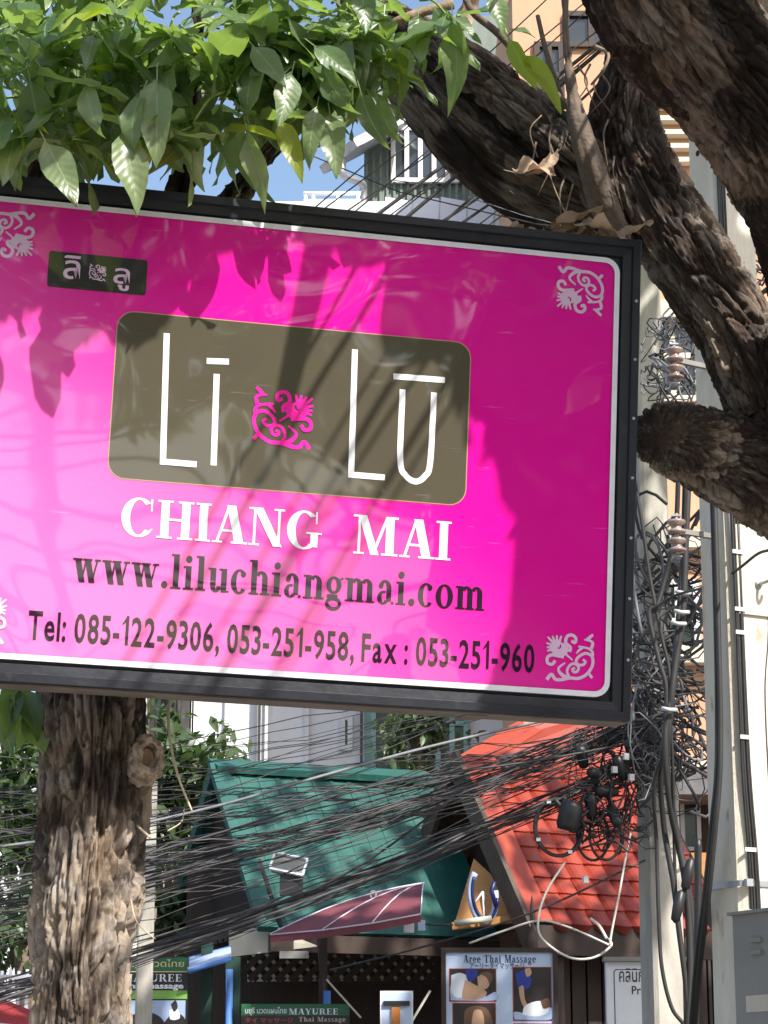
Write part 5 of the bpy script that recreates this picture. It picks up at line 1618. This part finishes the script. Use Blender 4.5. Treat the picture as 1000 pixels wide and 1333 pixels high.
for px, y0_, y1_, Y, w_, mt in ((270, 1226, 1420, 16.0, .075, 'dkgreen'), (304, 1246, 1440, 16.0, .10, 'dkgreen'), (421, 1210, 1440, 15.9, .055, 'wood'), (299, 1262, 1440, 15.9, .05, 'blue'), (426, 1290, 1440, 15.8, .05, 'blue')):
    p = at(px, y0_, Y)
    if mt == 'blue':
        MB().tube([(p.x, Y, 0), (p.x, Y, p.z)], w_ / 2, 12).build('pipe', M['blue'], gs, True)
    else:
        MB().box((p.x, Y, p.z / 2), (w_, w_, p.z)).build('post', M[mt], gs)
MB().bar(at(415, 1215, 15.9), at(425, 1330, 15.88), .03, .03).build('post', M['board'], gs)
quadobj('canopy_flap', [at(245, 1264, 15.5), at(301, 1247, 15.5), at(301, 1234, 16.1), at(245, 1249, 16.1)], M['bluewhite'], gs, .012)
MB().tube([at(245, 1265, 15.49), at(301, 1248, 15.49)], .016, 8).build('canopy_edge', M['blue'], gs, True)
MB().tube([at(245, 1249, 16.08), at(301, 1234, 16.08)], .016, 8).build('canopy_edge', M['blue'], gs, True)
MB().bar(at(425, 1275, 15.7), at(470, 1325, 15.7), .012, .012).build('prop', M['cream'], gs)
MB().bar(at(530, 1340, 15.7), at(560, 1290, 15.8), .012, .012).build('prop', M['cream'], gs)
MB().box(at(383, 1243, 16.1), (.20, .02, .05)).build('small_plate', M['cabinet'], gs)
# spot lamp box on roof
sl_ = empty('floodlight', at(378, 1145, 16.1), 'grey floodlight panel standing on the green roof', 'floodlight')
cS = at(376, 1128, 16.1)
Ms = Matrix.Rotation(R(-28), 3, 'X') @ Matrix.Rotation(R(14), 3, 'Y')
MB().box(cS, (.22, .04, .13), M=Ms).build('panel', M['cabinet'], sl_)
for s_ in (-1, 1):
    MB().box(cS + Ms @ Vector((0, -.03, s_ * .068)), (.24, .02, .014), M=Ms).build('rim', M['signwhite'], sl_)
    MB().box(cS + Ms @ Vector((s_ * .118, -.03, 0)), (.014, .02, .13), M=Ms).build('rim', M['signwhite'], sl_)
MB().box(cS + Vector((.02, .0, -.13)), (.16, .08, .14)).build('housing', M['plastic'], sl_)

# maroon awning
aw = empty('maroon_awning', at(450, 1215, 15.4), 'faded maroon canvas awning with pale piping under the green roof', 'awning')
ap = at(552, 1150, 15.9); rim = [at(352, 1217, 15.5), at(392, 1192, 15.7), at(440, 1174, 15.9), at(500, 1163, 16.0), ]
rimf = [at(352, 1217, 15.5), at(420, 1211, 15.2), at(485, 1202, 15.05), at(548, 1190, 15.0)]
for a, b in zip(rimf, rimf[1:]):
    mb = MB(); n = 6; V = []
    for i in range(n + 1):
        k = i / n
        for q in (a, b):
            p = q.lerp(ap, k) + Vector((0, 0, .05 * math.sin(math.pi * k)))
            V.append(p)
    mb.add(V, [(2 * i, 2 * i + 1, 2 * i + 3, 2 * i + 2) for i in range(n)]).build('canvas_panel', M['maroon'], aw, True)
for q in rimf:
    MB().tube([q.lerp(ap, k / 6) + Vector((0, 0, .05 * math.sin(math.pi * k / 6) + .006)) for k in range(7)], .005, 6).build('piping', M['lilac_trim'], aw, True)
MB().tube(rimf, .005, 6).build('piping', M['lilac_trim'], aw, True)
for a, b in zip(rimf, rimf[1:]):
    MB().add([a, b, b - Vector((0, 0, .05)), a - Vector((0, 0, .05))], [(0, 1, 2, 3)]).build('valance', M['maroon'], aw)
hr = at(486, 1165, 15.6)
MB().tube([hr + Vector((math.cos(R(a)) * .018, 0, math.sin(R(a)) * .026)) for a in range(-60, 241, 20)], .006, 6).build('hook', M['signwhite'], aw, True)
MB().box(at(532, 1200, 15.2), (.07, .02, .14), rz=.3).build('pennant', M['lilac_trim'], aw)

# ---- signs
def sign(name, px0, px1, py0, py1, Y, label, mat, yaw=0.0, th=.03, frame=None, tilt=0.0, cat='sign'):
    a, b = at(px0, (py0 + py1) / 2, Y), at(px1, (py0 + py1) / 2, Y)
    z1, z0 = at(px0, py0, Y).z, at(px0, py1, Y).z
    w, h = (b - a).length, z1 - z0
    m = Matrix.Translation(((a.x + b.x) / 2, Y, (z0 + z1) / 2)) @ Matrix.Rotation(yaw, 4, 'Z') @ Matrix.Rotation(tilt, 4, 'Y')
    root = empty(name, None, label, cat, mat4=m)
    MB().box((0, th / 2, 0), (w, th, h)).build('panel', mat, root, local=True)
    if frame:
        fw = .03
        for s_ in (-1, 1):
            MB().box((s_ * (w / 2 + fw / 2), .01, 0), (fw, .06, h + 2 * fw)).build('frame', frame, root, local=True)
            MB().box((0, .01, s_ * (h / 2 + fw / 2)), (w, .056, fw)).build('frame', frame, root, local=True)
    return root, w, h


def patch(root, w, h, x0_, x1_, y0_, y1_, lvl, mat, name):
    """rectangle in fractions of the board (0..1, y from the top)"""
    P = [(-w / 2 + w * x, h / 2 - h * y) for x, y in ((x0_, y1_), (x1_, y1_), (x1_, y0_), (x0_, y0_))]
    return poly2(P, lvl, name, mat, root)


def blob(root, w, h, pts, lvl, mat, name):
    P = smooth_path([(x, y, 0) for x, y in pts + pts[:1]], 4)[:-1]
    return poly2([(-w / 2 + w * p.x, h / 2 - h * p.y) for p in P][::-1], lvl, name, mat, root)


sg, w, h = sign('massage_sign', 581, 721, 1240, 1420, 15.3, 'pale blue massage sign with four photographs in a dark frame', M['signblue'], 0.0, .03, M['wood'])
fx = lambda px: (px - 581) / 140
fy = lambda py: (py - 1240) / 180
fit(serif_text('Aree Thai Massage', .10), -w / 2 + w * fx(604), -w / 2 + w * fx(699), h / 2 - h * fy(1256.5), h / 2 - h * fy(1243.5), .002, 'title_lettering', M['navy'], sg)
fit(font_text('アーリータイマッサージ', .01), -w / 2 + w * fx(612), -w / 2 + w * fx(684), h / 2 - h * fy(1262), h / 2 - h * fy(1253.5), .0022, 'japanese_lettering', M['navy'], sg)
for k, (x0_, x1_, y0_, y1_) in enumerate(((586, 646, 1262, 1304), (669, 718, 1260, 1329), (590, 645, 1307, 1345), (669, 718, 1334, 1400))):
    fr_ = patch(sg, w, h, fx(x0_ - 1), fx(x1_ + 1), fy(y0_ - 1), fy(y1_ + 1), .0018, M['print_red'], 'photo_border')
    patch(sg, w, h, fx(x0_), fx(x1_), fy(y0_), fy(y1_), .0026, M['photo_dark'], 'photo')
def B_(pts, lvl, mat, nm): return blob(sg, w, h, [(fx(x), fy(y)) for x, y in pts], lvl, M[mat], nm)
B_([(587, 1303), (587, 1284), (604, 1290), (630, 1298), (645, 1292), (645, 1303)], .0032, 'print_paleblue', 'photo_print')
B_([(588, 1270), (600, 1267), (612, 1274), (612, 1290), (598, 1300), (588, 1292)], .0038, 'signwhite', 'photo_print')
B_([(606, 1276), (618, 1282), (634, 1292), (628, 1300), (612, 1302), (602, 1298)], .0044, 'skin', 'photo_print')
B_([(622, 1272), (632, 1268), (639, 1277), (634, 1288), (624, 1286)], .005, 'skin', 'photo_print')
B_([(624, 1268), (636, 1265), (642, 1272), (638, 1282), (634, 1273)], .0056, 'photo_brown', 'photo_print')
B_([(606, 1262.5), (622, 1262.5), (620, 1274), (610, 1278)], .006, 'print_blue', 'photo_print')
B_([(672, 1268), (684, 1263), (692, 1272), (690, 1286), (676, 1288)], .0032, 'print_blue', 'photo_print')
B_([(676, 1286), (682, 1284), (684, 1302), (690, 1314), (684, 1314), (678, 1302)], .0038, 'skin', 'photo_print')
B_([(684, 1262), (691, 1260.5), (693, 1268), (687, 1272)], .0038, 'skin', 'photo_print')
B_([(670, 1328), (670, 1318), (690, 1320), (717, 1312), (717, 1328)], .0044, 'print_paleblue', 'photo_print')
B_([(680, 1322), (684, 1310), (700, 1304), (712, 1306), (714, 1318), (700, 1324)], .005, 'signwhite', 'photo_print')
B_([(704, 1304), (714, 1300), (717, 1310), (708, 1314)], .0056, 'photo_brown', 'photo_print')
B_([(604, 1333), (606, 1316), (620, 1310), (636, 1316), (640, 1340), (606, 1344)], .0032, 'photo_brown', 'photo_print')
B_([(614, 1330), (618, 1316), (628, 1318), (630, 1340), (616, 1342)], .0038, 'skin', 'photo_print')
for s_ in (-.3, .3):
    MB().box((w * s_, .045, -h * .5 - .25), (.05, .04, h + 1.2)).build('leg', M['wood'], sg, local=True)

sg, w, h = sign('green_massage_sign', 146, 244, 1246, 1420, 15.6, 'tall green and black massage sign behind the thin concrete post', M['signblack'], 0.0, .03)
fx = lambda px: (px - 146) / 98
fy = lambda py: (py - 1246) / 174
patch(sg, w, h, 0.01, .99, 0.005, fy(1264), .0016, M['signgreen'], 'green_band')
patch(sg, w, h, 0.01, .99, fy(1264.5), fy(1266), .0018, M['gold_ink'], 'gold_line')
patch(sg, w, h, 0.01, .99, fy(1290), fy(1301), .0016, M['signlime'], 'lime_band')
patch(sg, w, h, fx(165), fx(241), fy(1303), fy(1345), .0016, M['print_paleblue'], 'photo')
X = lambda px: -w / 2 + w * fx(px)
Z = lambda py: h / 2 - h * fy(py)
fit(font_text('มยุรี นวดไทย', .012), X(160), X(238), Z(1262), Z(1249), .0026, 'thai_lettering', M['gold_ink'], sg)
fit(serif_text('MAYUREE', .08), X(158), X(235), Z(1278.5), Z(1268.5), .0026, 'serif_lettering', M['signwhite'], sg)
fit(font_text('Thai massage', .03), X(158), X(238), Z(1290), Z(1280), .0026, 'lettering', M['signwhite'], sg)
def B_(pts, lvl, mat, nm): return blob(sg, w, h, [(fx(x), fy(y)) for x, y in pts], lvl, M[mat], nm)
B_([(168, 1345), (168, 1325), (190, 1318), (210, 1326), (214, 1345)], .0024, 'photo_dark', 'photo_print')
B_([(206, 1345), (220, 1324), (232, 1320), (241, 1328), (241, 1345)], .003, 'photo_dark', 'photo_print')
B_([(222, 1308), (228, 1303), (231, 1312), (226, 1318)], .0036, 'photo_dark', 'photo_print')
B_([(220, 1316), (230, 1314), (234, 1326), (222, 1328)], .0034, 'signwhite', 'photo_print')
MB().box((0, .04, -h / 2 - .3), (.06, .05, h + .9)).build('leg', M['wood'], sg, local=True)

sg, w, h = sign('shop_banner', 314, 455, 1307, 1350, 15.75, 'dark green shop banner with pale lettering between blue pipes', M['signgreen'], 0.0, .02)
fx = lambda px: (px - 314) / 141
fy = lambda py: (py - 1307) / 43
patch(sg, w, h, 0, 1, fy(1322), 1, .0016, M['photo_dark'], 'dark_band')
fit(font_text('มยุรี นวดแผนไทย', .012), X(319), X(373), Z(1322), Z(1311), .0026, 'thai_lettering', M['signwhite'], sg)
fit(serif_text('MAYUREE', .08), X(376), X(440), Z(1321), Z(1313), .0026, 'serif_lettering', M['signwhite'], sg)
fit(font_text('タイ マッサージ', .012), X(319), X(382), Z(1332), Z(1325), .0026, 'japanese_lettering', M['print_red'], sg)
fit(serif_text('Thai Massage', .08), X(389), X(450), Z(1332), Z(1324), .0026, 'serif_lettering', M['cream'], sg)

sg, w, h = sign('notice_board', 495, 538, 1290, 1400, 15.2, 'pale grey notice board with an orange bar on the shop porch', M['signwhite'], 0.0, .02)
P = rrect(-w / 2 + .012, w / 2 - .012, -h / 2 + .012, h / 2 - .012, .02)
poly2(P, .002, 'print', M['signblue'], sg)
MB().box((-.005, -.012, -.03), (.055, .02, h * .72)).build('orange_bar', M['orange'], sg, local=True)
MB().box((.0, -.014, h * .35), (w * .8, .018, .03)).build('clamp_bar', M['signblack'], sg, local=True)
MB().box((0, .03, -h / 2 - .4), (.05, .04, 1.2)).build('leg', M['wood'], sg, local=True)

sg, w, h = sign('clinic_sign', 791, 893, 1252, 1430, 14.2, 'white clinic sign with thin black border behind the slimmer pole', M['signwhite'], 0.0, .09)
fx = lambda px: (px - 791) / 102
fy = lambda py: (py - 1252) / 178
a = rrect(-w / 2 + .045, w / 2 - .045, -h / 2 + .045, h / 2 - .045, .02); b = rrect(-w / 2 + .050, w / 2 - .050, -h / 2 + .050, h / 2 - .050, .018); n = len(a)
MB().add([(x, -.002, z) for x, z in a] + [(x, -.002, z) for x, z in b], [(i, (i + 1) % n, n + (i + 1) % n, n + i) for i in range(n)]).build('border', M['signblack'], sg, local=True)
fit(font_text('คลินิก', .004), X(808), X(840), Z(1279), Z(1261), .0026, 'thai_lettering', M['photo_dark'], sg)
fit(font_text('ม', .004), X(882), X(887), Z(1278), Z(1268), .0026, 'thai_lettering', M['photo_dark'], sg)
fit(serif_text('Pr', .03) if False else font_text('Pr', .008), X(824), X(836), Z(1295), Z(1284), .0026, 'lettering', M['photo_dark'], sg)
fit(font_text('a', .008), X(881), X(887), Z(1295), Z(1287), .0026, 'lettering', M['photo_dark'], sg)
MB().box((0, .02, h / 2 + .014), (w + .03, .12, .025)).build('cap', M['cabinet'], sg, local=True)
for s_ in (-.35, .35):
    MB().box((w * s_, .06, -h / 2 - .3), (.05, .05, 1.4)).build('leg', M['steel'], sg, local=True)

# red umbrella at the left
um = empty('red_umbrella', (at(-20, 1333, 14.9).x, 14.9, 0), 'red canvas umbrella with pale stripe at the foot of the trunk', 'umbrella')
apx = at(-30, 1286, 14.9)
rimu = [apx + Vector((math.cos(R(a)) * .75, math.sin(R(a)) * .75, -.30)) for a in range(0, 361, 45)]
for a, b in zip(rimu, rimu[1:]):
    MB().add([apx, a, b], [(0, 1, 2)]).build('canvas_panel', M['red_canvas'], um)
MB().add([apx.lerp(rimu[6], .75) + Vector((0, -.01, .01)), rimu[6] + Vector((0, -.01, .01)), rimu[7] + Vector((0, -.01, .01)), apx.lerp(rimu[7], .9) + Vector((0, -.01, .01))], [(0, 1, 2, 3)]).build('stripe', M['bluewhite'], um)
MB().tube([(apx.x, 14.9, 0), apx], .02, 8).build('pole', M['steel'], um, True)
# white railing at the left
rl = empty('white_railing', (at(0, 1290, 15.6).x, 15.6, 0), 'white picket railing seen behind the red umbrella', 'railing')
for k in range(9):
    p = at(-30 + 11 * k, 1262 + (k % 2) * 2, 15.6)
    MB().box((p.x, 15.6, p.z / 2), (.02, .02, p.z)).build('picket', M['cabinet_lit'], rl)
MB().bar(at(-40, 1272, 15.57), at(70, 1272, 15.57), .03, .03).build('rail', M['cabinet_lit'], rl)
MB().bar(at(-40, 1380, 15.57), at(70, 1380, 15.57), .03, .03).build('rail', M['cabinet_lit'], rl)

# ------------------------------------------------------------------ buildings behind
YB = 27.0
wb = empty('white_townhouse', (at(380, 950, YB).x, YB, 0), 'white townhouse with green corrugated top storey rising behind the shops', 'building')
def bx(px0, px1, py0, py1, Y, th, mat, name, parent, smooth=False):
    a = at(px0, py1, Y); b = at(px1, py0, Y)
    z0 = a.z if py1 < 1440 else 0
    return MB().box(((a.x + b.x) / 2, Y + th / 2, (z0 + b.z) / 2), (b.x - a.x, th, b.z - z0)).build(name, mat, parent)
bx(240, 700, 262, 1500, YB, 5, M['white'], 'wall', wb)
bx(150, 240, 700, 1500, YB + .4, 4, M['cream'], 'side_wall', wb)
for px in (246, 291, 345, 398): bx(px - 5, px + 5, 860, 1300, YB - .06, .05, M['white'], 'pilaster', wb)
for px, w_ in ((334, 5), (468, 5), (238, 3)): bx(px, px + w_, 700, 1300, YB - .16, .1, M['cable_old'], 'downpipe', wb)
def window(px0, px1, py0, py1, Y, parent, frame, mull=1, cross=0, fw_=.06):
    g_ = bx(px0, px1, py0, py1, Y - .012, .01, M['glass'], 'window', parent)
    fr_ = MB(); a = at(px0, py1, Y); b = at(px1, py0, Y)
    cx = [a.x + (b.x - a.x) * i / (mull + 1) for i in range(mull + 2)]
    for x in cx: fr_.box((x, Y - .035, (a.z + b.z) / 2), (fw_, .05, b.z - a.z + .06))
    for i in range(cross + 2):
        z = a.z + (b.z - a.z) * i / (cross + 1); fr_.box(((a.x + b.x) / 2, Y - .032, z), (b.x - a.x, .05, fw_))
    o = fr_.build('window_frame', frame, g_); o.matrix_parent_inverse = Matrix.Identity(4)
window(446, 456, 935, 974, YB, wb, M['white'], 0)
window(486, 545, 880, 1006, YB, wb, M['teal'], 1)
window(552, 606, 880, 1006, YB, wb, M['teal'], 2, 1)
window(198, 228, 900, 960, YB + .4, wb, M['wood'], 1)
bx(474, 486, 880, 1010, YB - .03, .03, M['teal'], 'panel', wb)
window(690, 760, 700, 960, YB, wb, M['teal'], 2)
# top storey
bx(474, 900, 20, 262, YB + 1.2, 4, M['corr'], 'top_storey_wall', wb)
for k in range(24): bx(476 + k * 9, 479 + k * 9, 170, 262, YB + 1.16, .05, M['corr'], 'sheet_rib', wb)
window(512, 600, 168, 236, YB + 1.15, wb, M['white'], 4)
window(622, 660, 120, 200, YB + 1.15, wb, M['white'], 2)
mb = MB(); mb.bar(at(440, 204, YB + .6), at(520, 163, YB + 1.0), 1.0, .12, (0, 0, 1)); mb.build('eave', M['steel'], wb)
MB().tube(smooth_path([at(446, 206, YB + .4), at(447, 228, YB + .4), at(470, 238, YB + .7), at(473, 250, YB + .9), at(473, 300, YB + .9)], 6), .05, 8).build('downpipe', M['steel'], wb, True)
for k in range(7):
    p = at(500 + 42 * k, 262, YB - .5)
    MB().add([at(500 + 36 * k, 300, YB - .9), at(534 + 36 * k, 300, YB - .9), at(536 + 36 * k, 262 - 4 * (k % 2), YB - .2), at(502 + 36 * k, 256, YB - .2)], [(0, 1, 2, 3)]).build('white_awning_sheet', M['white'], wb)
for y in (252, 262):
    MB().tube([at(395, y, YB + .2), at(470, y, YB + .2)], .03, 6).build('terrace_rail', M['signwhite'], wb, True)
for px in (398, 408, 440, 466):
    MB().tube([at(px, 250, YB + .2), at(px, 300, YB + .2)], .025, 6).build('terrace_rail', M['signwhite'], wb, True)

tb = empty('tan_building', (at(860, 500, 23).x, 23, 0), 'tan rendered building with slatted balconies seen through the right tree fork', 'building')
bx(690, 1120, -120, 1500, 23.0, 5, M['tan'], 'wall', tb)
for k in range(9):
    bx(850, 960, 60 + k * 18, 66 + k * 18, 22.85, .12, M['cream'], 'sun_louvre', tb)
for k in range(6):
    bx(690, 1100, 240 + k * 150, 262 + k * 150, 22.8, .18, M['cream'], 'ledge', tb)
window(700, 730, 60, 140, 23, tb, M['wood'], 1, 1)
window(738, 800, 20, 60, 23, tb, M['wood'], 1)
window(845, 905, 410, 520, 23, tb, M['cream'], 1, 1)
window(836, 905, 760, 860, 23, tb, M['white'], 2, 1)
bx(875, 1100, 1110, 1500, 20.0, 2.9, M['orange_wood'], 'front_wall', tb)
bx(870, 1100, 1000, 1034, 19.9, 3, M['slate'], 'front_roof', tb)
window(889, 908, 1042, 1106, 20.6, tb, M['cabinet_lit'], 0, 0, .035)
bx(870, 1100, 1034, 1112, 20.62, 2.2, M['wood'], 'front_upper_wall', tb)
lw_ = empty('cream_house', (at(20, 1000, 24).x, 24, 0), 'pale house mostly hidden by dark bushes left of the trunk', 'building')
bx(-120, 140, 930, 1500, 24, 4, M['white'], 'wall', lw_)
window(-20, 20, 980, 1060, 24, lw_, M['cabinet'], 1)
bx(-130, 150, 915, 932, 23.8, 4.4, M['slate'], 'roof', lw_)

# dark bushes behind the wires
def bush(px, py, Y, rx, rz_, n, label, size=(.10, .2)):
    c = at(px, py, Y); root = empty('background_tree', (c.x, Y, 0), label, 'tree', 'dark trees behind the cables')
    trunk_top = c - Vector((0, 0, rz_ * .3))
    MB().tube(smooth_path([(c.x, Y, 0), (c.x + .1, Y, trunk_top.z * .5), trunk_top], 6), [.10 - .003 * i for i in range(13)], 8).build('trunk', M['twig_dark'], root, True)
    for k in range(5):
        e = c + Vector((random.uniform(-1, 1) * rx * .7, random.uniform(-.4, .4) * rx, random.uniform(-.2, .8) * rz_))
        MB().tube([trunk_top - Vector((0, 0, .2)), (trunk_top + e) / 2 + Vector((0, 0, .1)), e], [.045, .03, .012], 6).build('limb', M['twig_dark'], root, True)
    fo = Foliage()
    clumps = [Vector((random.gauss(0, .45) * rx, random.gauss(0, .35) * rx, random.gauss(0, .45) * rz_)) for _ in range(26)]
    for i in range(n):
        q = random.choice(clumps)
        p = c + q + Vector([random.gauss(0, .16) * k for k in (rx, rx, rz_)])
        d = rnd_dir(); d.z -= .4
        fo.add(SIMPLE, leaf_matrix(p, d, Vector((0, -.2, 1)) + rnd_dir() * .6, random.uniform(*size)))
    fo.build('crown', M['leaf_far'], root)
bush(40, 1060, 18.6, .75, 1.1, 2200, 'dark leafy tree behind the left trunk')
bush(235, 1040, 19.6, .62, .75, 1700, 'dark leafy tree between the trunk and the green roof')
bush(215, 1180, 18.2, .5, .5, 900, 'low dark shrub behind the thin concrete post', (.08, .15))
bush(30, 1210, 17.6, .6, .4, 700, 'low dark shrub behind the white railing', (.08, .15))
bush(545, 940, 24.5, .5, .7, 500, 'small tree in front of the teal framed windows')

# ------------------------------------------------------------------ unseen near side of the street, shaped for the board's reflections
sh_ = empty('shophouse', (8.5, -7.6, 0), 'unseen dark shophouse added behind the viewer to darken signboard reflections', 'building')
MB().box((12.4, -9.5, 5.0), (9.6, 4, 10.0)).build('wall', M['wood'], sh_)
MB().box((12.4, -9.5, 10.15), (10.0, 4.4, .25)).build('roof', M['slate'], sh_)
for k in range(4):
    for z in (1.4, 4.6):
        MB().box((8.8 + 2.3 * k, -7.48, z), (1.3, .05, 1.6)).build('window', M['glass'], sh_)
nt_ = empty('near_tree', (2.0, -5.5, .12), 'unseen leafy tree on the near pavement, added for signboard reflections', 'tree')
MB().tube(smooth_path([(2.0, -5.5, .1), (2.05, -5.5, 2.0), (1.9, -5.4, 4.2), (1.6, -5.3, 6.0)], 8), [.16 - .004 * i for i in range(25)], 12).build('trunk', M['twig_dark'], nt_, True)
fo = Foliage()
for i in range(6500):
    x_ = random.uniform(-1.5, 9.0)
    p = Vector((x_, random.gauss(-5.4, .7), min(6.0, max(4.3, 5.9 - .36 * (x_ - 1.5))) + abs(random.gauss(0, 1.5)) - .15))
    fo.add(SIMPLE, leaf_matrix(p, rnd_dir(), Vector((0, 0, 1)) + rnd_dir() * .8, random.uniform(.25, .42)))
fo.build('crown', M['leaf'], nt_)
for k in range(12):
    z = 2.9 + .24 * k + random.uniform(-.1, .1)
    tag(MB().tube([(-14, -4.6, z + .5), (-6, -4.5, z + .12 - .1 * (k % 3)), (0, -4.5 + .04 * k, z), (6, -4.5, z + .1 + .22 * (k % 4)), (14, -4.6, z + .5 + .4 * (k % 4))], .02 + .006 * (k % 3), 6).build('street_cable', M['cable'], None, True), 'black street cable strung along the near pavement', 'cable', 'cables along the near pavement')

print('leaves', N_LEAF[0])
